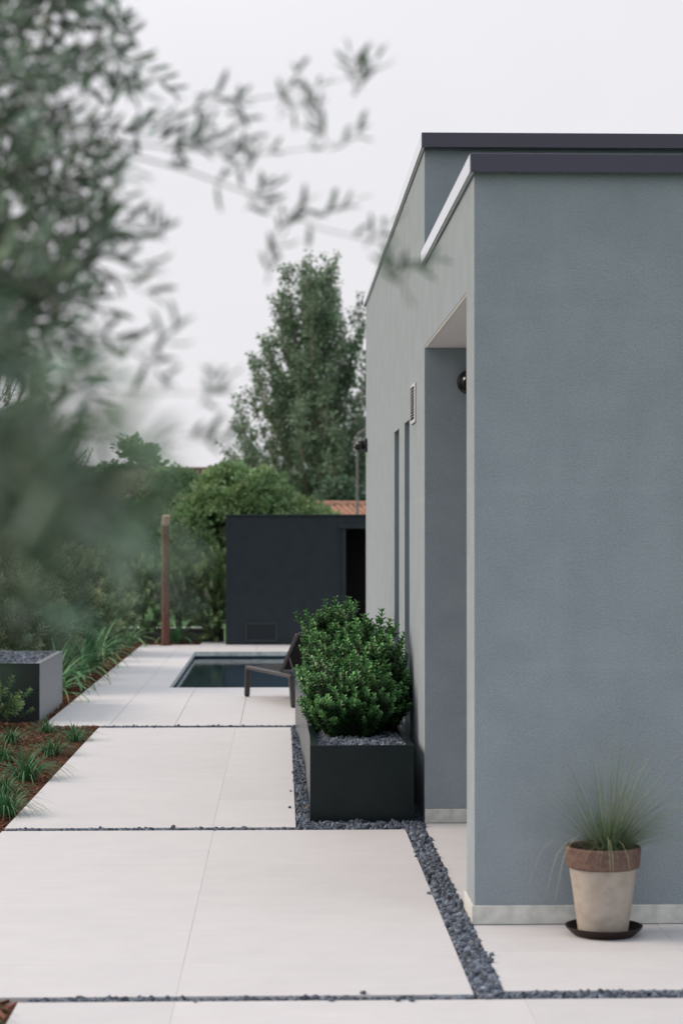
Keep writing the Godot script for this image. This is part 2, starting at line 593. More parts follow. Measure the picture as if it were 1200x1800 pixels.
# ------------------------------------------------------------------ build
func _ready() -> void:
	var cam := Camera3D.new()
	cam.name = "camera"
	add_child(cam)
	cam.position = Vector3(0, 1.7, 0)
	cam.rotation = Vector3(atan(34.0 / 3600.0), -atan(105.0 / 3600.0), 0)
	var lens := CameraAttributesPhysical.new()
	lens.frustum_focal_length = 48.0
	lens.frustum_focus_distance = 12.4
	lens.frustum_near = 0.05
	lens.frustum_far = 900.0
	lens.exposure_aperture = 2.0
	cam.attributes = lens
	cam.current = true

	var we := WorldEnvironment.new()
	we.name = "world_environment"
	var env := Environment.new()
	env.background_mode = Environment.BG_SKY
	var sky := Sky.new()
	var sm := ProceduralSkyMaterial.new()
	sm.sky_top_color = lin(0.635, 0.675, 0.725)
	sm.sky_horizon_color = lin(0.442, 0.433, 0.449)
	sm.sky_curve = 1.0
	sm.ground_bottom_color = lin(0.2, 0.2, 0.19)
	sm.ground_horizon_color = lin(0.4, 0.4, 0.4)
	sm.sun_angle_max = 1.0
	sm.sky_cover = cloud_cover()
	sm.sky_cover_modulate = Color(1, 1, 1, 1)
	sky.sky_material = sm
	env.sky = sky
	env.tonemap_mode = Environment.TONE_MAPPER_LINEAR
	env.tonemap_exposure = 1.8
	env.sdfgi_enabled = true
	env.ssao_enabled = true
	env.ssil_enabled = true
	we.environment = env
	add_child(we)

	var sun := DirectionalLight3D.new()
	sun.name = "sun"
	sun.light_color = Color(1.0, 0.925, 0.85)
	sun.light_energy = 0.5
	sun.light_angular_distance = 28.0
	sun.shadow_enabled = true
	add_child(sun)
	sun.look_at_from_position(Vector3.ZERO, -Vector3(-0.86, 0.56, -0.12), Vector3.UP)   # light comes from the left, a little ahead

	make_materials()
	build_ground()
	build_pool()
	build_paving()
	build_house()
	build_shed()
	build_background()
	build_gravel()
	build_planters()
	build_objects()
	build_garden()
	build_olive()

func cloud_cover() -> ImageTexture:
	var n := FastNoiseLite.new()
	n.seed = 4
	n.frequency = 1.1
	n.fractal_octaves = 5
	var w := 512
	var h := 256
	var im := Image.create(w, h, false, Image.FORMAT_RGBAF)
	for y in h:
		for x in w:
			var up := PI * (0.5 - (y + 0.5) / h)
			var az := TAU * x / w
			var d := Vector3(cos(up) * cos(az), sin(up) * 2.2, cos(up) * sin(az))
			var v := smoothstep(-0.4, 0.55, n.get_noise_3dv(d * 1.6))
			im.set_pixel(x, y, Color(0.034 * v, 0.034 * v, 0.035 * v, 1.0))
	return ImageTexture.create_from_image(im)

func build_ground() -> void:
	# one sheet to the horizon with a hole where the pool is
	var st := begin()
	var hole := Rect2(-1.5, -29.3, 6.0, 7.1)      # x, z
	var R := 450.0
	var xs := [-R, hole.position.x, hole.end.x, R]
	var zs := [-R, hole.position.y, hole.end.y, R]
	for i in 3:
		for j in 3:
			if i == 1 and j == 1:
				continue
			poly(st, [Vector3(xs[i], -0.14, zs[j]), Vector3(xs[i + 1], -0.14, zs[j]), Vector3(xs[i + 1], -0.14, zs[j + 1]), Vector3(xs[i], -0.14, zs[j + 1])], Vector3(0, -50, 0))
	structure("lawn", st.commit(), M["lawn"])
	# planting bed of bark mulch, gently uneven
	var n := FastNoiseLite.new()
	n.frequency = 1.4
	n.fractal_octaves = 3
	st = begin()
	bed(st, n, -7.0, -1.30, -18.02, -2.0)
	bed(st, n, -7.0, -2.02, -31.9, -18.02)
	bed(st, n, -2.02, -1.2, -31.9, -30.6)
	bed(st, n, -1.30, -0.7, -7.56, -2.0)
	st.generate_normals()
	structure("garden_soil", st.commit(), M["mulch bed"])
	st = begin()
	slab(st, Vector3(-1.60, -0.13, -18.03), Vector3(3.4, -0.045, -2.0), 0.001)
	structure("gravel_base", st.commit(), M["gravel bed"])

func bed(st: SurfaceTool, n: FastNoiseLite, x0: float, x1: float, z0: float, z1: float) -> void:
	var step := 0.12
	var nx := int(ceil((x1 - x0) / step))
	var nz := int(ceil((z1 - z0) / step))
	st.set_smooth_group(0)
	for i in nx:
		for j in nz:
			var p := []
			for c in [[0, 0], [1, 0], [1, 1], [0, 1]]:
				var x: float = x0 + (x1 - x0) * (i + c[0]) / nx
				var z: float = z0 + (z1 - z0) * (j + c[1]) / nz
				var edge := clampf(minf(x1 - x, 0.3) / 0.3, 0.0, 1.0)
				p.append(Vector3(x, -0.035 + (0.02 + 0.035 * n.get_noise_2d(x, z)) * edge, z))
			for t in [0, 1, 2, 0, 2, 3]:
				st.set_uv(Vector2(p[t].x, p[t].z))
				st.add_vertex(p[t])

func build_pool() -> void:
	var x0 := -1.222
	var x1 := 4.0
	var z0 := -22.34
	var z1 := -29.0
	var pool := Node3D.new()
	pool.name = "pool"
	add_child(pool)
	pool.set_meta("kind", "structure")
	var st := begin()      # stone upstand all round under the paving edge
	slab(st, Vector3(x0 - 0.25, -0.062, z0 + 0.25), Vector3(x0, -0.004, z1 - 0.25), 0.002)
	slab(st, Vector3(x0, -0.062, z1), Vector3(x1, -0.004, z1 - 0.25), 0.002)
	slab(st, Vector3(x0, -0.062, z0 + 0.25), Vector3(x1, -0.004, z0), 0.002)
	slab(st, Vector3(x1, -0.062, z0 + 0.25), Vector3(x1 + 0.25, -0.004, z1 - 0.25), 0.002)
	part("upstand", st.commit(), M["pool stone"], pool)
	st = begin()           # basin walls, set back a little so that a dark shadow gap shows
	var g := 0.035
	slab(st, Vector3(x0 - 0.25, -1.5, z0 + 0.25), Vector3(x0 - g, -0.064, z1 - 0.25), 0.001)
	slab(st, Vector3(x0 - g, -1.5, z1 - g), Vector3(x1, -0.064, z1 - 0.25), 0.001)
	slab(st, Vector3(x0 - g, -1.5, z0 + 0.25), Vector3(x1, -0.064, z0 + g), 0.001)
	slab(st, Vector3(x1 + g, -1.5, z0 + 0.25), Vector3(x1 + 0.25, -0.064, z1 - 0.25), 0.001)
	slab(st, Vector3(x0 - 0.25, -1.6, z0 + 0.25), Vector3(x1 + 0.25, -1.502, z1 - 0.25), 0.001)
	part("basin", st.commit(), M["pool liner"], pool)
	st = begin()
	poly(st, [Vector3(x0 - g + 0.001, -0.086, z0 + g - 0.001), Vector3(x1 + g - 0.001, -0.086, z0 + g - 0.001), Vector3(x1 + g - 0.001, -0.086, z1 - g + 0.001), Vector3(x0 - g + 0.001, -0.086, z1 - g + 0.001)], Vector3(0, -5, -25))
	structure("pool_water", st.commit(), M["pool water"])

func pavers(parent: Node3D, xs: Array, zs: Array, seed_: int, gap := 0.00045) -> void:
	rng.seed = seed_
	for i in xs.size() - 1:
		for j in zs.size() - 1:
			var lift := rng.randf_range(-0.0003, 0.0003)
			var lo := Vector3(xs[i] + gap, -0.032, zs[j] - gap * 0.35)
			var hi := Vector3(xs[i + 1] - gap, lift, zs[j + 1] + gap * 0.35)
			part("paver", boxed(lo, hi, gap * 0.6), M["paving %d" % rng.randi_range(0, 3)], parent)

func strip(a: float, b: float, step: float) -> Array:
	# joint lines from a towards b every step (sign follows b)
	var out := [a]
	var d := signf(b - a)
	while absf(b - out[-1]) > step * 1.02:
		out.append(out[-1] + d * step)
	out.append(b)
	return out

func grout(parent: Node3D, lo: Vector3, hi: Vector3, m := "pale mortar") -> void:
	part("mortar_bed", boxed(lo, hi, 0.001), M[m], parent)

func setting_node(called: String) -> Node3D:
	var o := Node3D.new()
	o.name = called
	add_child(o)
	o.set_meta("kind", "structure")
	return o

func build_paving() -> void:
	var p := setting_node("garden_path")
	pavers(p, [-0.95, -0.385, 0.88, 2.08, 3.28], strip(-7.436, -4.2, 1.2), 1)
	grout(p, Vector3(-0.945, -0.05, -7.431), Vector3(3.275, -0.0035, -4.2))
	pavers(p, [-1.582, -0.385, 0.705], strip(-11.68, -7.518, 1.2), 2)
	grout(p, Vector3(-1.577, -0.05, -11.675), Vector3(0.70, -0.0035, -7.523))
	pavers(p, [-1.582, -0.395, 0.082], strip(-17.79, -11.79, 1.2), 3)
	grout(p, Vector3(-1.577, -0.05, -17.785), Vector3(0.077, -0.0035, -11.795))
	p = setting_node("entrance_floor")
	pavers(p, [0.823, 1.62, 2.82, 3.4], [-8.27, -7.57], 4)
	pavers(p, [0.823, 1.62, 2.82, 3.4], [-8.86, -8.27], 5)
	pavers(p, [0.823, 1.95], [-11.93, -10.6, -9.23], 6)
	grout(p, Vector3(0.828, -0.05, -8.855), Vector3(3.395, -0.0035, -7.575))
	grout(p, Vector3(0.828, -0.05, -11.925), Vector3(1.945, -0.0035, -9.235))
	p = setting_node("pool_terrace")
	var cols := [-2.09, -1.51, -0.935, -0.362, 0.21, 0.783, 1.356, 1.93, 2.50]
	pavers(p, cols, strip(-17.97, -22.34, 1.0925), 7, 0.0016)
	pavers(p, [-2.09, -1.51, -1.222], strip(-22.34, -29.0, 1.11), 8, 0.0016)
	pavers(p, cols, [-29.0, -29.88, -30.75], 9, 0.0016)
	pavers(p, [-1.222, -0.362, 0.21, 0.783], [-30.75, -31.6], 10, 0.0016)
	grout(p, Vector3(-2.085, -0.05, -22.3), Vector3(2.49, -0.033, -17.975), "concrete")
	grout(p, Vector3(-2.085, -0.0625, -29.2), Vector3(-1.48, -0.033, -22.3), "concrete")
	grout(p, Vector3(-2.085, -0.05, -31.55), Vector3(2.49, -0.033, -29.3), "concrete")
	# low garden wall at the end of the bed
	var st := begin()
	slab(st, Vector3(-7.0, -0.3, -31.95), Vector3(-0.9, 0.17, -32.12), 0.006)
	var w := thing("garden_wall", "low grey concrete garden wall behind the pool terrace shrubs", "wall", Vector3.ZERO)
	part("wall_body", st.commit(), M["concrete"], w)
	part("coping", boxed(Vector3(-7.0, 0.172, -31.92), Vector3(-0.9, 0.2, -32.15), 0.004), M["pool stone"], w)

func cut(parent: CSGShape3D, lo: Vector3, hi: Vector3) -> void:
	var b := CSGBox3D.new()
	b.name = "opening"
	b.operation = CSGShape3D.OPERATION_SUBTRACTION
	b.size = (hi - lo).abs()
	b.position = (lo + hi) / 2.0
	parent.add_child(b, true)

func csg_block(called: String, lo: Vector3, hi: Vector3, m: Material, parent: Node) -> CSGBox3D:
	var b := CSGBox3D.new()
	b.name = called
	b.size = (hi - lo).abs()
	b.position = (lo + hi) / 2.0
	b.material = m
	parent.add_child(b, true)
	return b

func hole(b: CSGBox3D, lo: Vector3, hi: Vector3) -> void:
	var c := CSGBox3D.new()
	c.name = "opening"
	c.operation = CSGShape3D.OPERATION_SUBTRACTION
	c.size = (hi - lo).abs()
	c.position = (lo + hi) / 2.0 - b.position
	c.material = b.material
	b.add_child(c, true)

func build_house() -> void:
	var h := thing("grey_house", "grey rendered flat-roofed modern house with dark metal roof edge along the path", "house")
	var X := 0.833
	# front wing with the deep entrance recess
	var wing := csg_block("front_wing_wall", Vector3(X, 0.004, -8.85), Vector3(9.0, 3.26, -11.93), M["wall render"], h)
	hole(wing, Vector3(X - 0.5, -0.5, -9.22), Vector3(1.95, 2.78, -12.5))
	var main := csg_block("main_block_wall", Vector3(X, -0.05, -11.932), Vector3(9.0, 3.94, -20.27), M["wall render"], h)
	for s in [[13.36, 13.88], [14.54, 15.13]]:
		hole(main, Vector3(X - 0.5, 0.16, -s[0]), Vector3(X + 0.16, 2.432, -s[1]))
	part("soffit", boxed(Vector3(X + 0.003, 2.772, -9.222), Vector3(1.948, 2.778, -11.93), 0.001), M["soffit paint"], h)
	# entrance door on the inner wall of the recess
	var door := part("door", boxed(Vector3(1.90, 0.01, -10.1), Vector3(1.945, 2.3, -11.1), 0.006), M["roof metal"], h)
	var st := begin()
	tube(st, [Vector3(1.86, 0.8, -10.25), Vector3(1.86, 1.5, -10.25)], [0.014, 0.014], 10)
	bar(st, Vector3(1.86, 0.9, -10.25), Vector3(1.91, 0.9, -10.25), 0.015, 0.015)
	bar(st, Vector3(1.86, 1.4, -10.25), Vector3(1.91, 1.4, -10.25), 0.015, 0.015)
	part("handle", st.commit(), M["steel"], door)
	# slit windows
	for s in [[13.36, 13.88], [14.54, 15.13]]:
		st = begin()
		var z0: float = -s[0]
		var z1: float = -s[1]
		slab(st, Vector3(X + 0.10, 0.161, z0 - 0.001), Vector3(X + 0.15, 2.431, z0 - 0.045))
		slab(st, Vector3(X + 0.10, 0.161, z1 + 0.045), Vector3(X + 0.15, 2.431, z1 + 0.001))
		slab(st, Vector3(X + 0.10, 0.161, z0 - 0.046), Vector3(X + 0.15, 0.205, z1 + 0.046))
		slab(st, Vector3(X + 0.10, 2.387, z0 - 0.046), Vector3(X + 0.15, 2.431, z1 + 0.046))
		var win := part("window", st.commit(), M["roof metal"], h)
		part("pane", boxed(Vector3(X + 0.118, 0.2, z0 - 0.04), Vector3(X + 0.132, 2.39, z1 + 0.04), 0.001), M["window glass"], win)
	# roof edges: a folded metal capping with a drip gap below
	for e in [[-8.80, -11.928, 3.333, 3.25], [-11.865, -20.32, 4.02, 3.932]]:
		st = begin()
		slab(st, Vector3(X - 0.022, e[3], e[0]), Vector3(9.02, e[2], e[0] - 0.03), 0.003)
		slab(st, Vector3(X - 0.022, e[3], e[0] - 0.0305), Vector3(X + 0.008, e[2], e[1]), 0.003)
		slab(st, Vector3(X + 0.0085, e[2] - 0.02, e[0] - 0.0305), Vector3(9.0, e[2] - 0.004, e[0] - 0.4), 0.002)
		slab(st, Vector3(X + 0.0085, e[2] - 0.02, e[0] - 0.401), Vector3(X + 0.4, e[2] - 0.004, e[1]), 0.002)
		part("roof_fascia", st.commit(), M["roof metal"], h)
	part("flat_roof", boxed(Vector3(X + 0.01, 3.262, -8.9), Vector3(8.99, 3.29, -11.92), 0.002), M["gravel bed"], h)
	part("flat_roof", boxed(Vector3(X + 0.01, 3.942, -12.0), Vector3(8.99, 3.97, -20.2), 0.002), M["gravel bed"], h)
	# stone skirting
	part("skirting", boxed(Vector3(X - 0.013, 0.003, -8.836), Vector3(3.4, 0.083, -8.8495), 0.002), M["skirting stone"], h)
	part("skirting", boxed(Vector3(X - 0.013, 0.003, -8.8500), Vector3(X - 0.0005, 0.083, -9.225), 0.002), M["skirting stone"], h)
	part("skirting", boxed(Vector3(X + 0.002, 0.003, -11.918), Vector3(1.948, 0.083, -11.9315), 0.002), M["skirting stone"], h)
	# ventilation grille on the left wall
	var v := thing("wall_vent", "pale metal ventilation grille with slanting slots on the grey house wall", "vent", Vector3(X, 2.38, -12.87))
	part("face_plate", boxed(Vector3(-0.012, 0, 0.19), Vector3(-0.0005, 0.245, -0.19), 0.004), M["vent white"], v)
	for k in 11:
		var y := 0.022 + 0.0188 * k
		part("slot", boxed(Vector3(-0.0135, y, 0.155), Vector3(-0.0122, y + 0.0115, -0.155), 0.0004), M["dark inside"], v)
		st = begin()
		box(st, Vector3(-0.0185, y + 0.0125, 0), Vector3(0.016, 0.003, 0.318), 0.001, Basis(Vector3(0, 0, 1), 0.5))
		part("slat", st.commit(), M["vent white"], v)
	# turret cameras
	var c := security_camera("black turret security camera on the recess wall beside the entrance", Vector3(1.09, 2.57, -11.93), Basis(), 0.35)
	c = security_camera("black turret security camera at the far end of the grey side wall", Vector3(X, 2.54, -19.95), Basis(Vector3.UP, -PI / 2), 0.6)

# looks along its local +z, from a wall at z = 0
func security_camera(label: String, at: Vector3, turn: Basis, aim: float) -> Node3D:
	var c := thing("security_camera", label, "security camera", at, "turret security cameras on the house")
	c.basis = turn
	var face := Basis(Vector3.RIGHT, PI / 2)
	var st := begin()
	lathe(st, [Vector2(0, 0.0005), Vector2(0.068, 0.0005), Vector2(0.07, 0.004), Vector2(0.07, 0.026), Vector2(0.066, 0.034), Vector2(0.056, 0.037), Vector2(0.0, 0.037)], 36)
	var o := part("base_ring", st.commit(), M["camera plastic"], c)
	o.basis = face
	st = begin()
	var prof := []
	for i in 15:
		var a := -PI / 2 + PI * i / 14
		prof.append(Vector2(cos(a) * 0.052, sin(a) * 0.052))
	lathe(st, prof, 28)
	lathe(st, [Vector2(0.036, 0.036), Vector2(0.042, 0.047), Vector2(0.040, 0.058), Vector2(0.034, 0.058), Vector2(0.031, 0.050), Vector2(0, 0.050)], 28)
	var eye := part("eyeball", st.commit(), M["camera plastic"], c, Vector3(0, 0, 0.066))
	eye.basis = Basis(Vector3.RIGHT, PI / 2 + aim)
	st = begin()
	lathe(st, [Vector2(0.020, 0.0505), Vector2(0.017, 0.054), Vector2(0.009, 0.057), Vector2(0, 0.058)], 20)
	part("lens", st.commit(), M["lens glass"], eye)
	return c

func build_shed() -> void:
	var s := thing("garden_shed", "dark anthracite flat-roofed pool shed beyond the pool", "shed", Vector3(-0.837, 0, -30.75))
	var H := 1.925
	var st := begin()
	# front wall in three vertical cladding sheets beside the doorway; then the other walls
	slab(st, Vector3(0.02, 0.004, 0), Vector3(1.80, H, -0.06), 0.003)
	slab(st, Vector3(2.7, 0.004, 0), Vector3(4.2, H, -0.06), 0.003)
	slab(st, Vector3(1.801, 1.745, 0), Vector3(2.699, H, -0.06), 0.002)
	part("front_wall", st.commit(), M["shed cladding"], s)
	st = begin()
	slab(st, Vector3(0.02, 0.004, -0.061), Vector3(0.08, H, -2.6), 0.003)
	slab(st, Vector3(4.14, 0.004, -0.061), Vector3(4.2, H, -2.6), 0.003)
	slab(st, Vector3(0.02, 0.004, -2.601), Vector3(4.2, H, -2.66), 0.003)
	part("side_walls", st.commit(), M["shed cladding"], s)
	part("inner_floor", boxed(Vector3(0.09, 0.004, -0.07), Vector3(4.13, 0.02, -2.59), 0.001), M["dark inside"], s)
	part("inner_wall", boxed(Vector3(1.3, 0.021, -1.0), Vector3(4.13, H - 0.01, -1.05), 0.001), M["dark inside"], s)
	st = begin()
	slab(st, Vector3(-0.01, H + 0.001, 0.02), Vector3(4.23, H + 0.03, -2.68), 0.004)
	part("roof", st.commit(), M["shed cladding"], s)
	st = begin()
	slab(st, Vector3(0, 0.004, 0.008), Vector3(0.05, H, 0.0005), 0.002)
	slab(st, Vector3(0, 0.004, 0.0), Vector3(0.0195, H, -0.06), 0.002)
	part("corner_trim", st.commit(), M["shed cladding"], s)
	st = begin()
	slab(st, Vector3(1.74, 0.004, 0.03), Vector3(1.80, 1.74, 0.0005), 0.003)
	slab(st, Vector3(2.70, 0.004, 0.03), Vector3(2.76, 1.74, 0.0005), 0.003)
	slab(st, Vector3(1.70, 1.741, 0.045), Vector3(2.80, 1.80, 0.0005), 0.003)
	part("door_frame", st.commit(), M["shed cladding"], s)
	var v := Node3D.new()
	v.name = "louvre_vent"
	s.add_child(v)
	v.position = Vector3(0.29, 0.05, 0)
	st = begin()
	slab(st, Vector3(0, 0, 0.022), Vector3(0.48, 0.02, 0.0005), 0.003)
	slab(st, Vector3(0, 0.256, 0.022), Vector3(0.48, 0.276, 0.0005), 0.003)
	slab(st, Vector3(0, 0.0205, 0.022), Vector3(0.02, 0.2555, 0.0005), 0.003)
	slab(st, Vector3(0.46, 0.0205, 0.022), Vector3(0.48, 0.2555, 0.0005), 0.003)
	part("frame", st.commit(), M["shed trim"], v)
	part("back_plate", boxed(Vector3(0.021, 0.021, 0.004), Vector3(0.459, 0.255, 0.0006), 0.0005), M["dark inside"], v)
	for k in 7:
		st = begin()
		box(st, Vector3(0.24, 0.04 + 0.0335 * k, 0.012), Vector3(0.438, 0.026, 0.004), 0.001, Basis(Vector3.RIGHT, -0.45))
		part("slat", st.commit(), M["shed cladding"], v)

func build_background() -> void:
	var leafy_clump := clump(16, 0.52, 0.30, 0.0, 31)
	# neighbouring roofs
	var h := thing("neighbour_house", "distant house with orange tiled roof showing above the dark shed", "house", Vector3(1.9, 0, -60.0), "", 0.62)
	gable(h, 2.6, 3.2, 1.5, 2.42, M["roof tile"])
	h = thing("neighbour_house", "far house with slate grey roof behind the orange tiled one", "house", Vector3(3.3, 0, -76.0))
	gable(h, 2.6, 5.0, 2.2, 3.0, M["slate roof"])
	h = thing("neighbour_house", "house with brown tiled roof half hidden behind the olive branches", "house", Vector3(-4.7, 0, -58.0))
	gable(h, 5.6, 6.0, 2.4, 3.35, M["brown tile"])
	var st := begin()
	tube(st, [Vector3(0, -0.2, 0), Vector3(0, 2.0, 0), Vector3(0, 4.3, 0)], [0.045, 0.038, 0.03], 10)
	var lp := thing("lamp_post", "slim grey pole beside the end of the house wall", "pole", Vector3(2.03, 0, -55.0))
	part("pole", st.commit(), M["concrete"], lp)
	st = begin()
	tube(st, [Vector3(0, 4.3, 0), Vector3(0.3, 4.5, 0), Vector3(0.7, 4.55, 0)], [0.04, 0.035, 0.03], 8)
	box(st, Vector3(0.85, 4.54, 0), Vector3(0.4, 0.06, 0.14), 0.02)
	part("lamp_arm", st.commit(), M["concrete"], lp)
	poplar()
	# trees and hedges behind the garden
	tree("broadleaf_tree", "pale green rounded tree behind the left end of the dark shed", Vector3(-0.9, -0.14, -46.0), 1.2, 0.12, [[Vector3(0, 2.2, 0), Vector3(1.2, 1.15, 1.1)], [Vector3(1.2, 1.7, 0.2), Vector3(1.0, 0.85, 0.9)], [Vector3(-0.9, 1.7, 0.3), Vector3(0.8, 0.9, 0.8)]], 3600, leafy_clump, 0.15, 0.26, Color(0.218, 0.333, 0.154), 41, "", 1.1, -0.12)
	tree("broadleaf_tree", "yellowish green low tree in front of the poplar trunk", Vector3(0.75, -0.14, -50.0), 0.9, 0.1, [[Vector3(0, 1.45, 0), Vector3(1.0, 0.9, 0.9)], [Vector3(-1.0, 1.25, 0.2), Vector3(0.9, 0.9, 0.8)], [Vector3(0.75, 1.25, 0.3), Vector3(0.55, 0.75, 0.6)]], 2800, leafy_clump, 0.15, 0.26, Color(0.282, 0.384, 0.154), 42, "", 1.1, -0.12)
	tree("broadleaf_tree", "small dark green tree beside the slim grey pole", Vector3(1.95, -0.14, -66.0), 1.2, 0.12, [[Vector3(0, 2.2, 0), Vector3(0.75, 1.2, 0.8)]], 420, leafy_clump, 0.32, 0.45, Color(0.10, 0.17, 0.11), 43, "", 0.8, -0.3)
	tree("broadleaf_tree", "dark dense tree between the brown roof and the shed", Vector3(-3.1, -0.14, -58.0), 1.0, 0.14, [[Vector3(0, 2.0, 0), Vector3(1.7, 1.3, 1.4)], [Vector3(-1.5, 1.8, 0.2), Vector3(1.3, 1.2, 1.1)], [Vector3(1.3, 1.5, 0.3), Vector3(1.3, 1.0, 1.0)]], 4600, leafy_clump, 0.18, 0.3, Color(0.128, 0.211, 0.102), 44, "", 0.9, -0.12)
	tree("broadleaf_tree", "dark tree mass behind the rust brown column", Vector3(-5.6, -0.14, -52.0), 1.0, 0.14, [[Vector3(0, 1.8, 0), Vector3(1.7, 1.35, 1.3)], [Vector3(1.5, 1.5, 0.4), Vector3(1.2, 1.05, 1.0)], [Vector3(-1.5, 1.8, 0.4), Vector3(1.4, 1.3, 1.0)]], 4600, leafy_clump, 0.18, 0.3, Color(0.154, 0.243, 0.122), 45, "", 0.9, -0.12)
	tree("broadleaf_tree", "leafy crown with ragged top rising above the brown roof", Vector3(-3.75, -0.14, -52.0), 1.9, 0.12, [[Vector3(0, 3.0, 0), Vector3(0.75, 1.05, 0.7)], [Vector3(-0.6, 2.8, 0.1), Vector3(0.6, 0.8, 0.6)], [Vector3(0.7, 2.6, 0.1), Vector3(0.55, 0.7, 0.5)]], 430, leafy_clump, 0.24, 0.36, Color(0.141, 0.256, 0.128), 46, "", 1.0, -0.05)
	tree("broadleaf_tree", "dark green tree at the left edge beyond the olive branches", Vector3(-6.6, -0.14, -44.0), 1.4, 0.16, [[Vector3(0, 2.4, 0), Vector3(1.4, 1.8, 1.3)], [Vector3(1.1, 2.0, 0.2), Vector3(1.0, 1.2, 0.9)]], 1700, leafy_clump, 0.26, 0.4, Color(0.115, 0.179, 0.109), 47, "", 0.7, -0.3)
	tree("broadleaf_tree", "mid green rounded tree covering the end of the brown roof", Vector3(-2.75, -0.14, -50.0), 1.3, 0.12, [[Vector3(0, 2.2, 0), Vector3(1.2, 1.15, 1.0)], [Vector3(-1.0, 2.2, 0.1), Vector3(0.9, 0.95, 0.8)], [Vector3(1.0, 1.9, 0.1), Vector3(0.9, 0.9, 0.8)]], 3000, leafy_clump, 0.16, 0.27, Color(0.192, 0.307, 0.147), 50, "", 1.1, -0.1)
	var wide := Color(0.14, 0.22, 0.115)
	tree("broadleaf_tree", "low spreading tree at the end of the lawn left of the shed", Vector3(-1.9, -0.14, -66.0), 0.8, 0.12, [[Vector3(0, 1.6, 0), Vector3(1.8, 1.3, 1.2)], [Vector3(1.8, 1.5, 0), Vector3(1.4, 1.2, 1.1)]], 3200, leafy_clump, 0.2, 0.32, wide, 49, "", 0.9, -0.12)
	# hedge further out that closes the view to the horizon
	var c := crown_places([[Vector3(-14, 1.2, 0), Vector3(9, 1.6, 1.5)], [Vector3(0, 0.9, 0), Vector3(9, 1.2, 1.5)], [Vector3(14, 1.0, 0), Vector3(9, 1.3, 1.5)]], 5200, leafy_clump_size(0.5), leafy_clump_size(0.8), 0.3, -0.5, 48, Color(0.10, 0.16, 0.09), 0.25)
	var hedge := thing("far_hedge", "long dark green hedge across the far side of the lawn", "hedge", Vector3(0, -0.14, -95.0))
	copies("foliage", leafy_clump, M["leaf matt"], c[0], c[1], hedge)

func leafy_clump_size(s: float) -> float:
	return s

func gable(parent: Node3D, w: float, d: float, eave: float, ridge: float, roof: Material) -> void:
	var st := begin()
	slab(st, Vector3(-w / 2, -0.14, d / 2), Vector3(w / 2, eave, -d / 2), 0.01)
	part("wall", st.commit(), M["house paint"], parent)
	# two roof slopes, ridge across the view, built with thickness and rows of tile ribs
	for s in [1.0, -1.0]:
		st = begin()
		var a := Vector3(0, ridge, 0)
		var b := Vector3(0, eave - 0.05, s * (d / 2 + 0.3))
		bar(st, a, b, w + 0.5, 0.12, 0.01, Vector3.RIGHT.cross((b - a).normalized()))
		var n := int((w + 0.5) / 0.24)
		for k in n:
			var x := -(w + 0.5) / 2 + 0.12 + 0.24 * k
			var up := (b - a).normalized().cross(Vector3.RIGHT)
			if up.y < 0:
				up = -up
			tube(st, [a + Vector3(x, 0, 0) + up * 0.06, b + Vector3(x, 0, 0) + up * 0.06], [0.07, 0.07], 6)
		part("roof_slope", st.commit(), roof, parent)
	st = begin()
	tube(st, [Vector3(-w / 2 - 0.25, ridge + 0.06, 0), Vector3(w / 2 + 0.25, ridge + 0.06, 0)], [0.11, 0.11], 8)
	part("ridge", st.commit(), roof, parent)
	for s in [-1.0, 1.0]:
		st = begin()
		poly(st, [Vector3(s * w / 2, eave, d / 2), Vector3(s * w / 2, ridge - 0.05, 0), Vector3(s * w / 2, eave, -d / 2)], Vector3(0, eave, 0))
		part("gable", st.commit(), M["house paint"], parent)

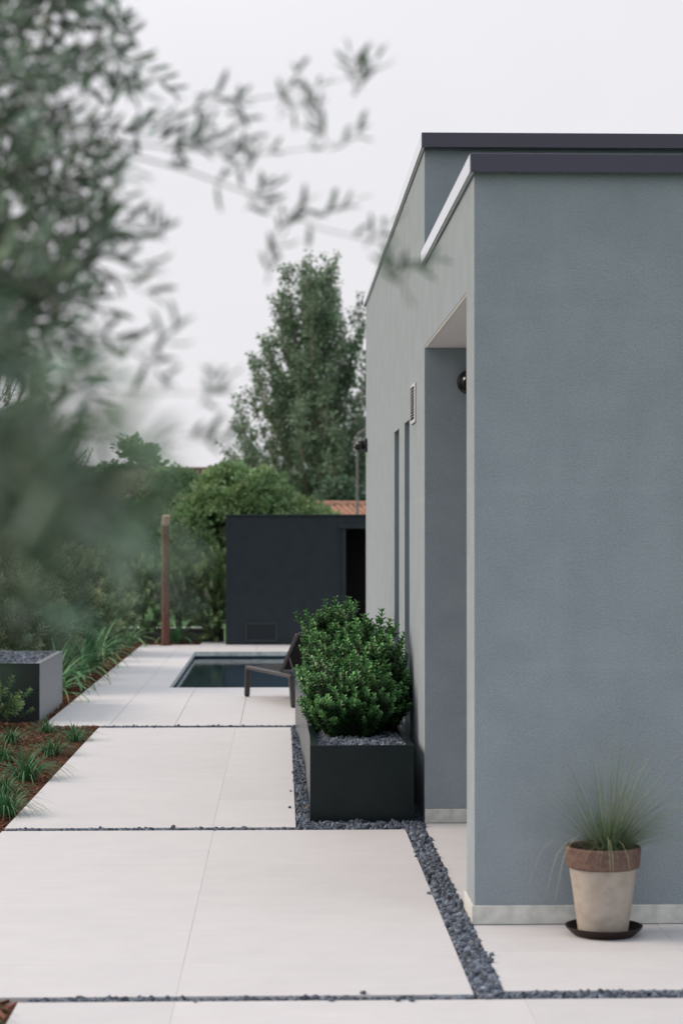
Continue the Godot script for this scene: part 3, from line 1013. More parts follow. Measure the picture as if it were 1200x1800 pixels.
func poplar() -> void:
	var t := thing("poplar_tree", "tall green poplar with upswept limbs behind the dark shed", "tree", Vector3(1.25, -0.14, -80.0))
	rng.seed = 77
	var st := begin()
	tube(st, limb_path(Vector3(0, -0.3, 0), Vector3(0.1, 4.2, 0), Vector3(0.05, 0, 0), 6), [0.34, 0.30, 0.27, 0.25, 0.23, 0.21, 0.19], 10)
	part("trunk", st.commit(), M["bark"], t)
	st = begin()
	var places := []
	var tints := []
	var mesh := clump(10, 0.46, 0.36, 0.0, 51, 0.42)
	# half widths of the crown to the left and right by share of its height
	var prof := [[0.0, 1.5], [0.06, 2.7], [0.14, 3.5], [0.24, 3.65], [0.34, 3.35], [0.48, 2.85], [0.62, 2.35], [0.75, 1.9], [0.88, 1.35], [1.0, 0.5]]
	var y0 := 3.0
	var y1 := 12.55
	for i in 92:
		var hh := pow((i + 0.5) / 92.0, 1.25)
		var az := i * 2.39996 + rng.randf_range(-0.3, 0.3)
		var r := 0.0
		for k in prof.size() - 1:
			if hh >= prof[k][0] and hh <= prof[k + 1][0]:
				r = lerpf(prof[k][1], prof[k + 1][1], (hh - prof[k][0]) / (prof[k + 1][0] - prof[k][0]))
		r *= rng.randf_range(0.85, 1.10) * (1.0 if i % 3 else 0.55)
		var tip := Vector3(cos(az) * r, lerpf(y0, y1, hh), sin(az) * r)
		var start := Vector3(0.05, maxf(2.0, 1.4 + (tip.y - r * 2.0) * 0.62), 0)
		start.y = minf(start.y, tip.y - 1.0)
		var path := limb_path(start, tip, Vector3(cos(az) * r * 0.16, -0.35, sin(az) * r * 0.16), 8)
		var rad := []
		for k in 9:
			rad.append(lerpf(0.06, 0.01, k / 8.0))
		tube(st, path, rad, 5)
		var L: float = start.distance_to(tip)
		# side shoots sweep up along each limb and carry the leaves in tall narrow tufts
		var shoots := int(L * 5.6)
		for k in shoots:
			var u := rng.randf_range(0.22, 1.0)
			var at: Vector3 = path[mini(int(u * 8), 8)].lerp(path[mini(int(u * 8) + 1, 8)], fmod(u * 8, 1.0))
			var a2 := rng.randf() * TAU
			var len2 := rng.randf_range(0.4, 0.95)
			var e := at + Vector3(cos(a2) * len2 * 0.42, len2 * 0.85, sin(a2) * len2 * 0.42)
			if e.y > y1 + 0.25:
				continue
			tube(st, [at, at.lerp(e, 0.5) + Vector3(0, -0.05, 0), e], [0.018, 0.012, 0.005], 3)
			var shade := rng.randf_range(0.7, 1.25)
			for q in 3:
				var p := at.lerp(e, 0.35 + 0.32 * q) + ball() * 0.10
				places.append(Transform3D(facing(Vector3(rng.randf_range(-0.4, 0.4), 1, rng.randf_range(-0.4, 0.4)), rng.randf() * TAU, rng.randf_range(0.22, 0.36)), p))
				var g := shade * rng.randf_range(0.85, 1.15)
				tints.append(Color(0.20 * g, 0.295 * g, 0.19 * g))
	part("limbs", st.commit(), M["pale bark"], t)
	copies("crown", mesh, M["leaf matt"], places, tints, t)

# ------------------------------------------------------------------ gravel
func scatter(lo: Vector3, hi: Vector3, pitch: float, size: float, layers := 2) -> Array:
	var out := []
	var nx := maxi(1, int((hi.x - lo.x) / pitch))
	var nz := maxi(1, int(absf(hi.z - lo.z) / pitch))
	for l in layers:
		for i in nx:
			for j in nz:
				var s := size * exp(rng.randf_range(-0.5, 0.35))
				var p := Vector3(lo.x + (hi.x - lo.x) * (i + rng.randf()) / nx, lerpf(lo.y, hi.y, (l + rng.randf()) / layers), lo.z + (hi.z - lo.z) * (j + rng.randf()) / nz)
				var b := Basis(Vector3(rng.randf_range(-1, 1), rng.randf_range(-1, 1), rng.randf_range(-1, 1) + 0.01).normalized(), rng.randf() * TAU)
				b = b * Basis.from_scale(Vector3(s * rng.randf_range(0.8, 1.3), s * rng.randf_range(0.45, 0.8), s * rng.randf_range(0.7, 1.1)))
				out.append(Transform3D(b, p))
	return out

func stone_tints(n: int) -> Array:
	var out := []
	for i in n:
		var v := exp(rng.randf_range(-0.55, 0.55))
		if rng.randf() < 0.06:
			v *= 1.7
		out.append(Color(v * rng.randf_range(0.95, 1.06), v, v * rng.randf_range(0.97, 1.06)))
	return out

func gravel(label: String, zones: Array, pitch: float, size: float, variant: int, parent: Node = self, layers := 2) -> void:
	var places := []
	for z in zones:
		places += scatter(z[0], z[1], pitch, size, layers)
	var o := copies("gravel", rock(variant), M["lava stone"], places, stone_tints(places.size()), parent)
	if parent == self:
		tag(o, label, "gravel")

func build_gravel() -> void:
	rng.seed = 300
	gravel("dark grey lava gravel in the strip between path and entrance floor", [[Vector3(0.712, -0.03, -11.86), Vector3(0.818, 0.006, -7.50)]], 0.019, 0.028, 1)
	gravel("dark gravel filling the nearest joint across the path", [[Vector3(-0.92, -0.03, -7.512), Vector3(0.72, -0.004, -7.442)], [Vector3(0.72, -0.028, -7.562), Vector3(3.3, 0.002, -7.442)]], 0.019, 0.025, 2)
	gravel("dark gravel filling the second joint across the path before the planter", [[Vector3(-1.56, -0.028, -11.785), Vector3(0.70, -0.004, -11.688)]], 0.02, 0.026, 3)
	gravel("dark gravel bed around the foot of the long box planter", [[Vector3(0.09, -0.03, -17.8), Vector3(0.175, 0.006, -11.70)], [Vector3(0.09, -0.03, -11.945), Vector3(0.82, 0.01, -11.70)], [Vector3(0.775, -0.03, -17.8), Vector3(0.828, 0.004, -11.95)], [Vector3(0.09, -0.03, -17.96), Vector3(0.82, 0.0, -17.5)]], 0.021, 0.028, 4)
	gravel("dark gravel filling the far joint before the pool terrace", [[Vector3(-1.57, -0.03, -17.965), Vector3(0.09, -0.004, -17.795)]], 0.024, 0.028, 5)
	# stray stones that have rolled onto the paving
	var places := []
	for p in [[-0.31, 7.42], [0.18, 7.425], [0.42, 7.42], [0.47, 7.415], [-0.62, 11.81], [-0.38, 11.67], [0.3, 7.535], [-0.9, 17.96], [-1.1, 17.77], [-0.55, 17.98], [0.69, 9.6], [0.7, 10.7], [0.05, 12.6], [0.06, 13.4], [0.84, 8.2]]:
		var s := rng.randf_range(0.014, 0.024)
		places.append(Transform3D(Basis(Vector3(0.3, 1, 0.2).normalized(), rng.randf() * TAU).scaled(Vector3(s, s * 0.7, s)), Vector3(p[0], s * 0.24, -p[1])))
	tag(copies("gravel", rock(6), M["lava stone"], places, stone_tints(places.size()), self), "loose dark stones lying on the paving beside the joints", "gravel")

# ------------------------------------------------------------------ planters and shrubs
func build_planters() -> void:
	rng.seed = 400
	# long box planter beside the house; thin sheet sides that bow a little
	var P := thing("planter_box", "long anthracite metal box planter against the house wall", "planter", Vector3(0.165, 0, -11.93))
	var W := 0.605
	var L := 5.55
	var H := 0.453
	part("front_panel", boxed(Vector3(0, -0.03, 0), Vector3(W, H, -0.012), 0.002), M["planter metal"], P)
	part("back_panel", boxed(Vector3(-0.045, -0.03, -L), Vector3(W, H, -L - 0.012), 0.002), M["planter metal"], P)
	part("side_panel", boxed(Vector3(W - 0.012, -0.03, -0.0125), Vector3(W, H, -L + 0.0005), 0.002), M["planter metal"], P)
	part("rim", boxed(Vector3(W - 0.04, H - 0.006, -0.013), Vector3(W - 0.0125, H, -L + 0.001), 0.001), M["planter metal"], P)
	part("rim", boxed(Vector3(0.0005, H - 0.006, -0.0125), Vector3(W - 0.0405, H, -0.03), 0.001), M["planter metal"], P)
	var st := begin()
	var rim := begin()
	var n := 28
	for i in n:
		var a := float(i) / n
		var b := float(i + 1) / n
		var xa := bow(a)
		var xb := bow(b)
		var p := [Vector3(xa, -0.03, -0.013 - a * (L - 0.014)), Vector3(xa, H, -0.013 - a * (L - 0.014)), Vector3(xb, H, -0.013 - b * (L - 0.014)), Vector3(xb, -0.03, -0.013 - b * (L - 0.014))]
		var centre := Vector3(5, 0.2, p[0].z)
		poly(st, p, centre)
		var q := []
		for v in p:
			q.append(v + Vector3(0.008, 0, 0))
		poly(st, q, Vector3(-5, 0.2, p[0].z))
		var fl := [p[1], p[2], p[2] + Vector3(0.04, 0, 0), p[1] + Vector3(0.04, 0, 0)]
		poly(rim, fl, Vector3(0, -5, p[0].z))
		poly(rim, [fl[3], fl[2], fl[2] - Vector3(0, 0.02, 0), fl[3] - Vector3(0, 0.02, 0)], Vector3(-5, H, p[0].z))
	part("side_panel", st.commit(), M["planter metal"], P)
	part("rim", rim.commit(), M["planter metal"], P)
	part("soil", boxed(Vector3(0.012, 0.0, -0.02), Vector3(W - 0.02, 0.37, -L + 0.005), 0.001), M["gravel bed"], P)
	gravel("", [[Vector3(0.035, 0.375, -L + 0.03), Vector3(W - 0.03, 0.425, -0.035)]], 0.024, 0.032, 7, P)

	# evergreen shrubs in the planter
	var sh := shoot(0.19, 11, 4, 0.036, 0.019, 0.75, Color(0.022, 0.064, 0.026), Color(0.105, 0.27, 0.088), 61, 0.6)
	spindle("bushy evergreen shrub at the front left of the long planter", Vector3(0.40, 0.40, -12.86), [[Vector3(-0.02, 0.20, 0.0), Vector3(0.215, 0.225, 0.32)], [Vector3(0.12, 0.18, 0.06), Vector3(0.15, 0.20, 0.26)], [Vector3(-0.07, 0.15, -0.25), Vector3(0.16, 0.20, 0.26)]], 760, sh, 62)
	spindle("taller dark evergreen shrub leaning towards the house wall in the long planter", Vector3(0.59, 0.40, -13.25), [[Vector3(0.0, 0.28, 0.0), Vector3(0.20, 0.33, 0.30)], [Vector3(0.08, 0.20, 0.18), Vector3(0.12, 0.24, 0.22)]], 560, sh, 63)
	spindle("tallest evergreen shrub at the back of the long planter", Vector3(0.385, 0.40, -15.2), [[Vector3(0.0, 0.33, 0.0), Vector3(0.235, 0.33, 0.40)], [Vector3(-0.04, 0.25, 0.35), Vector3(0.19, 0.28, 0.34)], [Vector3(0.12, 0.30, 0.25), Vector3(0.18, 0.32, 0.3)]], 860, sh, 64)

	# dark mirror-fronted trough in the bed
	var T := thing("metal_trough", "glossy dark metal trough planter filled with black stones in the flower bed", "planter", Vector3(-2.16, 0, -18.4))
	var tw := 2.4
	var td := 1.9
	var th := 0.52
	part("front_panel", boxed(Vector3(-tw, -0.05, 0), Vector3(-0.001, th, -0.012), 0.002), M["mirror metal"], T)
	part("side_panel", boxed(Vector3(-0.014, -0.05, -0.0125), Vector3(0, th, -td), 0.003), M["grey metal"], T)
	part("side_panel", boxed(Vector3(-tw, -0.05, -0.0125), Vector3(-tw + 0.012, th, -td), 0.002), M["grey metal"], T)
	part("back_panel", boxed(Vector3(-tw, -0.05, -td - 0.0005), Vector3(0, th, -td - 0.012), 0.002), M["grey metal"], T)
	part("rim", boxed(Vector3(-tw + 0.013, th - 0.006, -0.0125), Vector3(-0.0145, th, -0.03), 0.001), M["grey metal"], T)
	st = begin()
	slab(st, Vector3(-0.045, th - 0.006, -0.031), Vector3(-0.0145, th, -td + 0.001), 0.001)
	part("rim", st.commit(), M["grey metal"], T)
	part("soil", boxed(Vector3(-tw + 0.014, 0.0, -0.014), Vector3(-0.0165, 0.45, -td + 0.002), 0.001), M["gravel bed"], T)
	var places := scatter(Vector3(-tw + 0.04, 0.455, -td + 0.03), Vector3(-0.05, 0.50, -0.04), 0.03, 0.04, 2)
	for i in places.size():
		var o: Vector3 = places[i].origin
		var r := Vector2((o.x + 1.3) / 1.25, (o.z + 1.0) / 0.95).length()
		places[i].origin.y += 0.09 * maxf(0.0, 1.0 - r * r)
	copies("gravel", rock(8), M["lava stone"], places, stone_tints(places.size()), T)

func bow(t: float) -> float:
	return -0.045 * t + 0.020 * sin(PI * t) + 0.004 * sin(t * 17.0)

func spindle(label: String, at: Vector3, lobes: Array, count: int, mesh: Mesh, seed_: int) -> void:
	var t := thing("evergreen_shrub", label, "shrub", at, "evergreen shrubs in the long planter")
	rng.seed = seed_
	var st := begin()
	for l in lobes:
		for k in 7:
			var d := ball() * 0.7
			tube(st, limb_path(Vector3(d.x * 0.08, 0, d.z * 0.08), l[0] + d * l[1], Vector3(0, 0.02, 0), 3), [0.007, 0.006, 0.005, 0.003], 5)
	part("stems", st.commit(), M["bark"], t)
	var places := []
	var tints := []
	var total := 0.0
	for l in lobes:
		total += l[1].x * l[1].y
	for l in lobes:
		for k in int(count * l[1].x * l[1].y / total):
			var p := ball()
			p = p.normalized() * lerpf(p.length(), 1.0, 0.55)
			if p.y < -0.75:
				p.y *= 0.6
			var q: Vector3 = l[0] + p * l[1] * 0.86
			q.y = maxf(q.y, 0.03)
			var dir := (Vector3(p.x, maxf(p.y, -0.2), p.z) * 0.75 + Vector3(0, 0.95, 0) + ball() * 0.3).normalized()
			var s := rng.randf_range(0.65, 1.1)
			if p.y > 0.3 and rng.randf() < 0.16:
				s *= 1.45
			places.append(Transform3D(facing(dir, rng.randf() * TAU, s), q - dir * 0.06))
			var v := rng.randf_range(0.75, 1.2)
			if rng.randf() < 0.12:
				v *= 1.35
			tints.append(Color(v, v, v))
	copies("foliage", mesh, M["leaf tinted"], places, tints, t)

# ------------------------------------------------------------------ single objects
func build_objects() -> void:
	# plant saucer, pot with feather grass
	var st := begin()
	lathe(st, [Vector2(0, 0.001), Vector2(0.128, 0.001), Vector2(0.146, 0.018), Vector2(0.163, 0.036), Vector2(0.163, 0.040), Vector2(0.157, 0.040), Vector2(0.139, 0.014), Vector2(0.125, 0.008), Vector2(0, 0.008)], 56)
	var at := Vector3(1.357, 0, -8.62)
	var s := part("plant_saucer", st.commit(), M["saucer plastic"], self, at)
	tag(s, "round dark brown plastic saucer under the clay pot", "saucer")
	var P := thing("potted_grass", "weathered clay pot with wispy feather grass against the grey house wall", "potted plant", at + Vector3(-0.004, 0.0085, 0))
	st = begin()
	lathe(st, [Vector2(0, 0.0), Vector2(0.100, 0.0), Vector2(0.104, 0.004), Vector2(0.141, 0.272), Vector2(0.144, 0.283)], 56, 0.004)
	var pot := part("pot", st.commit(), M["clay"], P)
	st = begin()
	lathe(st, [Vector2(0.143, 0.276), Vector2(0.150, 0.279), Vector2(0.154, 0.284), Vector2(0.160, 0.358), Vector2(0.158, 0.364), Vector2(0.154, 0.366), Vector2(0.144, 0.365), Vector2(0.140, 0.360), Vector2(0.136, 0.29)], 56, 0.004)
	part("pot_rim", st.commit(), M["clay rim"], pot)
	st = begin()
	var n := FastNoiseLite.new()
	n.frequency = 18.0
	for i in 6:
		for k in 28:
			var v := []
			for e in [[i, k], [i + 1, k], [i + 1, k + 1], [i, k + 1]]:
				var r: float = 0.1385 * e[0] / 6.0
				var a: float = TAU * e[1] / 28.0
				var p := Vector3(cos(a) * r, 0, sin(a) * r)
				p.y = 0.325 + 0.02 * n.get_noise_2d(p.x, p.z) + 0.012 * (1.0 - r / 0.1385)
				v.append(p)
			if i > 0:
				poly(st, [v[0], v[1], v[2]], Vector3(0, -3, 0))
				poly(st, [v[0], v[2], v[3]], Vector3(0, -3, 0))
			else:
				poly(st, [v[0], v[1], v[2]], Vector3(0, -3, 0))
	part("soil", st.commit(), M["potting soil"], P)
	feather_grass(P)

	# lounger by the pool
	lounger()
	# corten shower column
	st = begin()
	lathe(st, [Vector2(0.0595, -0.05), Vector2(0.0595, 1.78), Vector2(0.0595, 1.82)], 28)
	var C := thing("shower_column", "round rust brown steel column standing at the terrace corner", "column", Vector3(-1.725, 0, -30.6))
	part("tube", st.commit(), M["corten"], C)
	st = begin()
	# top cut on the slant: a paler inner plate closes it
	var segs := 28
	for k in segs:
		var a0 := TAU * k / segs
		var a1 := TAU * (k + 1) / segs
		var v := []
		for a in [a0, a1]:
			var d := Vector3(cos(a), 0, sin(a)) * 0.0595
			v.append([Vector3(d.x, 1.821, d.z), Vector3(d.x, 1.935 - sin(a) * 0.012, d.z), Vector3(0, 1.935, 0)])
		poly(st, [v[0][0], v[1][0], v[1][1], v[0][1]], Vector3(0, 1.9, 0))
		poly(st, [v[0][1], v[1][1], v[1][2]], Vector3(0, 1.0, 0))
	part("cap", st.commit(), M["pale copper"], C)
	st = begin()
	for k in 14:
		var a0 := PI * k / 14
		var a1 := PI * (k + 1) / 14
		poly(st, [Vector3(cos(a0) * 0.0605, 1.82 - 0.035 * sin(a0), sin(a0) * 0.0605), Vector3(cos(a1) * 0.0605, 1.82 - 0.035 * sin(a1), sin(a1) * 0.0605), Vector3(cos(a1) * 0.0605, 1.822, sin(a1) * 0.0605), Vector3(cos(a0) * 0.0605, 1.822, sin(a0) * 0.0605)], Vector3(0, 1.80, 0))
	part("cap_lip", st.commit(), M["pale copper"], C)
	st = begin()
	lathe(st, [Vector2(0, 0.002), Vector2(0.09, 0.002), Vector2(0.09, 0.010), Vector2(0.062, 0.012)], 28)
	part("foot_plate", st.commit(), M["corten"], C)
	# one curled dry leaf on the gravel beside the planter
	st = begin()
	leaf(st, Vector3.ZERO, Vector3(1, 0.15, 0.4), Vector3.UP, 0.05, 0.03, Color.WHITE, 0.5)
	tag(part("dry_leaf", st.commit(), M["dry leaf"], self, Vector3(0.115, 0.016, -12.45)), "small curled brown leaf on the gravel beside the planter", "leaf")

func feather_grass(P: Node3D) -> void:
	rng.seed = 510
	var st := begin()
	for i in 1000:
		var a := rng.randf() * TAU
		var lean := pow(rng.randf(), 0.75)
		var out := Vector3(cos(a), 0, sin(a))
		if rng.randf() < 0.38:
			out = Vector3(1.0, 0, sin(a) * 0.45).normalized()
		var root := Vector3(0.02, 0.322, 0) + Vector3(cos(a), 0, sin(a)) * 0.045 * sqrt(rng.randf())
		var len_ := rng.randf_range(0.28, 0.62)
		var bend := lean * 1.35
		var pts := []
		var p := root
		var ang := lean * 1.1 + rng.randf_range(-0.05, 0.1)
		for k in 8:
			pts.append(p)
			p += (out * sin(ang) + Vector3.UP * cos(ang)) * len_ / 7.0
			ang += bend / 7.0 * (0.5 + k * 0.16)
		var hide := false
		for q in pts:
			if q.z < -0.19:
				hide = true
		if hide:
			continue
		var across := out.cross(Vector3.UP).rotated(Vector3.UP, rng.randf_range(-1, 1)).normalized()
		var c := Color(0.085, 0.15, 0.085).lerp(Color(0.17, 0.22, 0.13), rng.randf())
		if rng.randf() < 0.12:
			c = Color(0.30, 0.28, 0.18)
		blade(st, pts, rng.randf_range(0.0009, 0.0020), across, c, c.lerp(Color(0.34, 0.34, 0.26), 0.5), 1.0)
	# dense green heart of the tuft
	for i in 320:
		var a := rng.randf() * TAU
		var out := Vector3(cos(a), 0, sin(a))
		var root := Vector3(0.025, 0.32, 0) + out * 0.045 * sqrt(rng.randf())
		var len_ := rng.randf_range(0.10, 0.22)
		var ang := rng.randf_range(0.0, 0.95)
		var pts := []
		var p := root
		for k in 5:
			pts.append(p)
			p += (out * sin(ang) + Vector3.UP * cos(ang)) * len_ / 4.0
			ang += 0.12
		blade(st, pts, rng.randf_range(0.002, 0.0038), out.cross(Vector3.UP), Color(0.055, 0.10, 0.05), Color(0.10, 0.16, 0.08), 1.0)
	# long straws that hang over the rim
	for e in [[-0.6, 0.8, 0.62], [-0.95, 0.35, 0.52], [-0.1, 1.0, 0.56], [-0.05, 1.0, 0.48], [0.95, 0.5, 0.66], [0.85, 0.7, 0.60], [1.0, 0.1, 0.62], [0.7, 0.9, 0.5], [-0.75, 0.6, 0.5], [0.2, 1.0, 0.45]]:
		var out := Vector3(e[0], 0, e[1]).normalized()
		var pts := []
		var p := Vector3(0.01, 0.325, 0) + out * 0.03
		var ang := 0.55
		for k in 12:
			pts.append(p)
			p += (out * sin(ang) + Vector3.UP * cos(ang)) * e[2] / 11.0
			ang = minf(ang + 0.30, 2.75)
		blade(st, pts, 0.0026, out.cross(Vector3.UP), Color(0.26, 0.28, 0.17), Color(0.34, 0.33, 0.24), 1.0)
	var o := part("blades", st.commit(), M["grass blade"], P)
	o.set_meta("kind", "stuff")

func lounger() -> void:
	var L := thing("sun_lounger", "low dark sun lounger with raised backrest between pool and planter", "sun lounger", Vector3(-0.352, 0.0, -21.1), "", deg_to_rad(-70.9))
	# local x runs from foot to head, local -z across its width
	var W := 0.62
	var y := 0.30
	for s in [0.0, -W]:
		var st := begin()
		bar(st, Vector3(-0.01, 0.012, s), Vector3(0.015, y - 0.012, s), 0.03, 0.055, 0.006, Vector3.BACK)
		var leg := part("leg", st.commit(), M["chair frame"], L)
		part("foot_cap", boxed(Vector3(-0.04, 0.001, s + 0.017), Vector3(0.02, 0.016, s - 0.017), 0.003), M["rubber"], leg)
		st = begin()
		bar(st, Vector3(1.43, 0.012, s), Vector3(1.36, y - 0.012, s), 0.03, 0.055, 0.006, Vector3.BACK)
		leg = part("leg", st.commit(), M["chair frame"], L)
		part("foot_cap", boxed(Vector3(1.40, 0.001, s + 0.017), Vector3(1.46, 0.016, s - 0.017), 0.003), M["rubber"], leg)
		st = begin()
		bar(st, Vector3(-0.012, y, s), Vector3(1.39, y, s), 0.034, 0.05, 0.008, Vector3.BACK)
		part("side_rail", st.commit(), M["chair frame"], L)
	var st := begin()
	for x in [0.0, 1.36]:
		st = begin()
		bar(st, Vector3(x, y, -0.0175), Vector3(x, y, -W + 0.0175), 0.045, 0.03, 0.006)
		part("cross_rail", st.commit(), M["chair frame"], L)
	# seat sling sags slightly
	st = begin()
	for i in 16:
		for k in 6:
			var q := []
			for c in [[0, 0], [1, 0], [1, 1], [0, 1]]:
				var u := float(i + c[0]) / 16.0
				var v := float(k + c[1]) / 6.0
				q.append(Vector3(0.03 + u * 0.93, y + 0.017 - 0.018 * sin(PI * u) * sin(PI * v), -0.02 - v * (W - 0.04)))
			poly(st, q, Vector3(0.5, -4, -0.3))
	part("seat", st.commit(), M["chair sling"], L)
	# backrest
	var a := Vector3(0.96, y + 0.022, 0)
	var d := Vector3(0.475, 0.385, 0)
	st = begin()
	for s in [-0.035, -W + 0.035]:
		bar(st, a + Vector3(0, 0, s), a + d + Vector3(0, 0, s), 0.026, 0.032, 0.006, Vector3.BACK)
	bar(st, a + d + Vector3(0, 0, -0.0485), a + d + Vector3(0, 0, -W + 0.0485), 0.030, 0.030, 0.006)
	part("back_frame", st.commit(), M["chair frame"], L)
	st = begin()
	var nrm := Vector3(-d.y, d.x, 0).normalized()
	for i in 10:
		for k in 6:
			var q := []
			for c in [[0, 0], [1, 0], [1, 1], [0, 1]]:
				var u := float(i + c[0]) / 10.0
				var v := float(k + c[1]) / 6.0
				q.append(a + d * (0.01 + 0.97 * u) + nrm * (0.012 - 0.02 * sin(PI * u) * sin(PI * v)) + Vector3(0, 0, -0.05 - v * (W - 0.10)))
			poly(st, q, a + d * 0.5 - nrm * 4.0 - Vector3(0, 0, 0.3))
	part("backrest", st.commit(), M["chair sling"], L)
	for s in [-0.05, -W + 0.05]:
		st = begin()
		bar(st, Vector3(1.30, y + 0.022, s), a + d * 0.42 + Vector3(0, 0, s), 0.012, 0.012, 0.002)
		part("back_strut", st.commit(), M["chair frame"], L)

# ------------------------------------------------------------------ garden planting
func build_garden() -> void:
	rng.seed = 600
	# bark chips on the mulch
	var chip := begin()
	box(chip, Vector3.ZERO, Vector3(1, 0.22, 0.32), 0.08)
	var places := []
	var tints := []
	for zone in [[-3.2, -1.6, -17.9, -10.5, 9500], [-2.5, -2.1, -31.0, -17.95, 3800], [-1.7, -0.97, -7.5, -6.2, 1200], [-2.0, -1.25, -31.8, -30.8, 500], [-1.98, -1.60, -18.0, -17.7, 250]]:
		for i in zone[4]:
			var s := exp(rng.randf_range(-0.7, 0.5)) * 0.030
			var b := Basis(Vector3.UP, rng.randf() * TAU) * Basis(Vector3.RIGHT, rng.randf_range(-0.5, 0.5)) * Basis(Vector3.BACK, rng.randf_range(-0.5, 0.5))
			places.append(Transform3D(b * Basis.from_scale(Vector3(s, s, s)), Vector3(rng.randf_range(zone[0], zone[1]), rng.randf_range(-0.03, 0.004), rng.randf_range(zone[2], zone[3]))))
			var v := exp(rng.randf_range(-0.7, 0.45))
			tints.append(Color(v, v * rng.randf_range(0.9, 1.1), v * rng.randf_range(0.85, 1.2)))
	tag(copies("bark_mulch", chip.commit(), M["bark chip"], places, tints, self), "reddish brown bark mulch spread over the planting bed", "mulch")

	# evergreen grass clumps in the mulch beside the path
	var kinds := []
	for k in 4:
		kinds.append(grass_mesh(130, 0.30, 0.24, 0.0075, Color(0.028, 0.095, 0.038), Color(0.085, 0.225, 0.095), 700 + k))
	var spots := [
		[-1.997, 17.45, 0.8, 0, "grass clump at the corner of the dark trough"],
		[-1.68, 16.72, 0.9, 1, "grass clump beside the joint at the pool terrace"],
		[-1.75, 15.65, 0.95, 2, "arching grass clump two from the trough beside the path edge"],
		[-1.755, 14.1, 1.25, 3, "largest pale arching grass clump beside the path edge"],
		[-1.665, 12.38, 1.15, 0, "nearest tall grass clump at the left edge of the photo"],
		[-2.18, 16.6, 0.9, 2, "dark grass clump in front of the trough face"],
		[-2.07, 15.3, 0.9, 3, "yellowish grass clump at the left edge behind the largest clump"],
		[-1.80, 13.4, 0.8, 1, "small grass clump between the two nearest clumps"],
		[-1.16, 7.10, 0.8, 1, "grass clump cut by the bottom left corner of the photo"],
		[-2.35, 14.3, 1.0, 0, "grass clump mostly outside the left edge of the photo"]]
	for i in spots.size():
		var sp: Array = spots[i]
		var t := thing("grass_clump", sp[4], "grass clump", Vector3(sp[0], -0.025, -sp[1]), "grass clumps in the mulch bed", i * 1.7)
		t.scale = Vector3.ONE * sp[2]
		var o := part("blades", kinds[sp[3]], M["grass blade"], t)
		o.set_meta("kind", "stuff")

	# strap-leaved lilies along the terrace edge
	var leaves := []
	for k in 6:
		var st := begin()
		var r := RandomNumberGenerator.new()
		r.seed = 800 + k
		var pts := []
		var ang := 0.12 + 0.10 * k
		var p := Vector3.ZERO
		for q in 8:
			pts.append(p)
			p += Vector3(sin(ang), cos(ang), 0) * 0.078
			ang += 0.12 + 0.055 * k
		var c := Color(0.075, 0.20, 0.085).lerp(Color(0.15, 0.32, 0.14), k / 5.0)
		blade(st, pts, 0.034, Vector3(0, 0, 1), c, Color(0.42, 0.36, 0.16) if k == 4 else c * 1.1, 0.75, 0.35)
		leaves.append(st.commit())
	var st := begin()
	tube(st, [Vector3.ZERO, Vector3(0.02, 0.35, 0), Vector3(0.05, 0.72, 0.01)], [0.006, 0.005, 0.004], 6, Color(0.07, 0.13, 0.05))
	for k in 46:
		var d := Vector3(cos(k * 2.4), 1.0 - 2.0 * k / 46.0, sin(k * 2.4))
		d = Vector3(d.x * sqrt(1.0 - d.y * d.y), d.y, d.z * sqrt(1.0 - d.y * d.y))
		tube(st, [Vector3(0.05, 0.72, 0.01), Vector3(0.05, 0.72, 0.01) + d * 0.07], [0.0012, 0.0012], 3, Color(0.16, 0.19, 0.10))
		leaf(st, Vector3(0.05, 0.72, 0.01) + d * 0.065, d, Vector3.UP, 0.028, 0.010, Color(0.24, 0.26, 0.15), 0.5)
	var head := st.commit()
	var names := ["nearest strap-leaved lily beside the trough, leaves over the paving", "second strap-leaved lily from the trough", "third strap-leaved lily with a faded seed head", "strap-leaved lily with pale yellow tips", "strap-leaved lily halfway along the terrace edge", "strap-leaved lily with a tall seed stalk", "strap-leaved lily past the middle of the terrace edge", "strap-leaved lily third from the rust brown column", "strap-leaved lily next to last before the column", "last strap-leaved lily left of the rust brown column", "strap-leaved lily right behind the rust brown column"]
	for i in 11:
		var z: float = [20.55, 21.6, 22.6, 23.6, 24.7, 25.8, 26.9, 28.0, 29.1, 30.4, 31.2][i]
		var x: float = [-2.27, -2.36, -2.40, -2.32, -2.38, -2.34, -2.40, -2.36, -2.40, -2.24, -1.60][i]
		var t := thing("lily_plant", names[i], "lily", Vector3(x, -0.03, -z), "strap-leaved lilies along the terrace edge", i * 2.1)
		t.scale = Vector3.ONE * [1.15, 1.25, 1.3, 1.2, 1.3, 1.2, 1.25, 1.2, 1.15, 1.0, 0.9][i]
		for k in 30:
			var o := part("leaf", leaves[(k * 5 + i) % 6], M["grass blade"], t)
			o.transform = Transform3D(Basis(Vector3.UP, k * 2.4 + rng.randf_range(-0.3, 0.3)).scaled(Vector3.ONE * rng.randf_range(0.75, 1.2)), ball() * Vector3(0.04, 0, 0.04))
		if i in [2, 5, 8]:
			for k in 2:
				var o := part("seed_head", head, M["grass blade"], t)
				o.transform = Transform3D(Basis(Vector3.UP, k * 2.0 + i).scaled(Vector3.ONE * (0.85 + 0.2 * k)), Vector3(0.02 * k, 0, 0.02))

	# shrubs behind the lilies
	var narrow := shoot(0.34, 11, 3, 0.105, 0.017, 0.9, Color(0.11, 0.16, 0.10), Color(0.27, 0.34, 0.22), 91, 0.5)
	var round_ := shoot(0.26, 9, 3, 0.070, 0.030, 0.6, Color(0.09, 0.16, 0.08), Color(0.25, 0.36, 0.19), 92, 0.6)
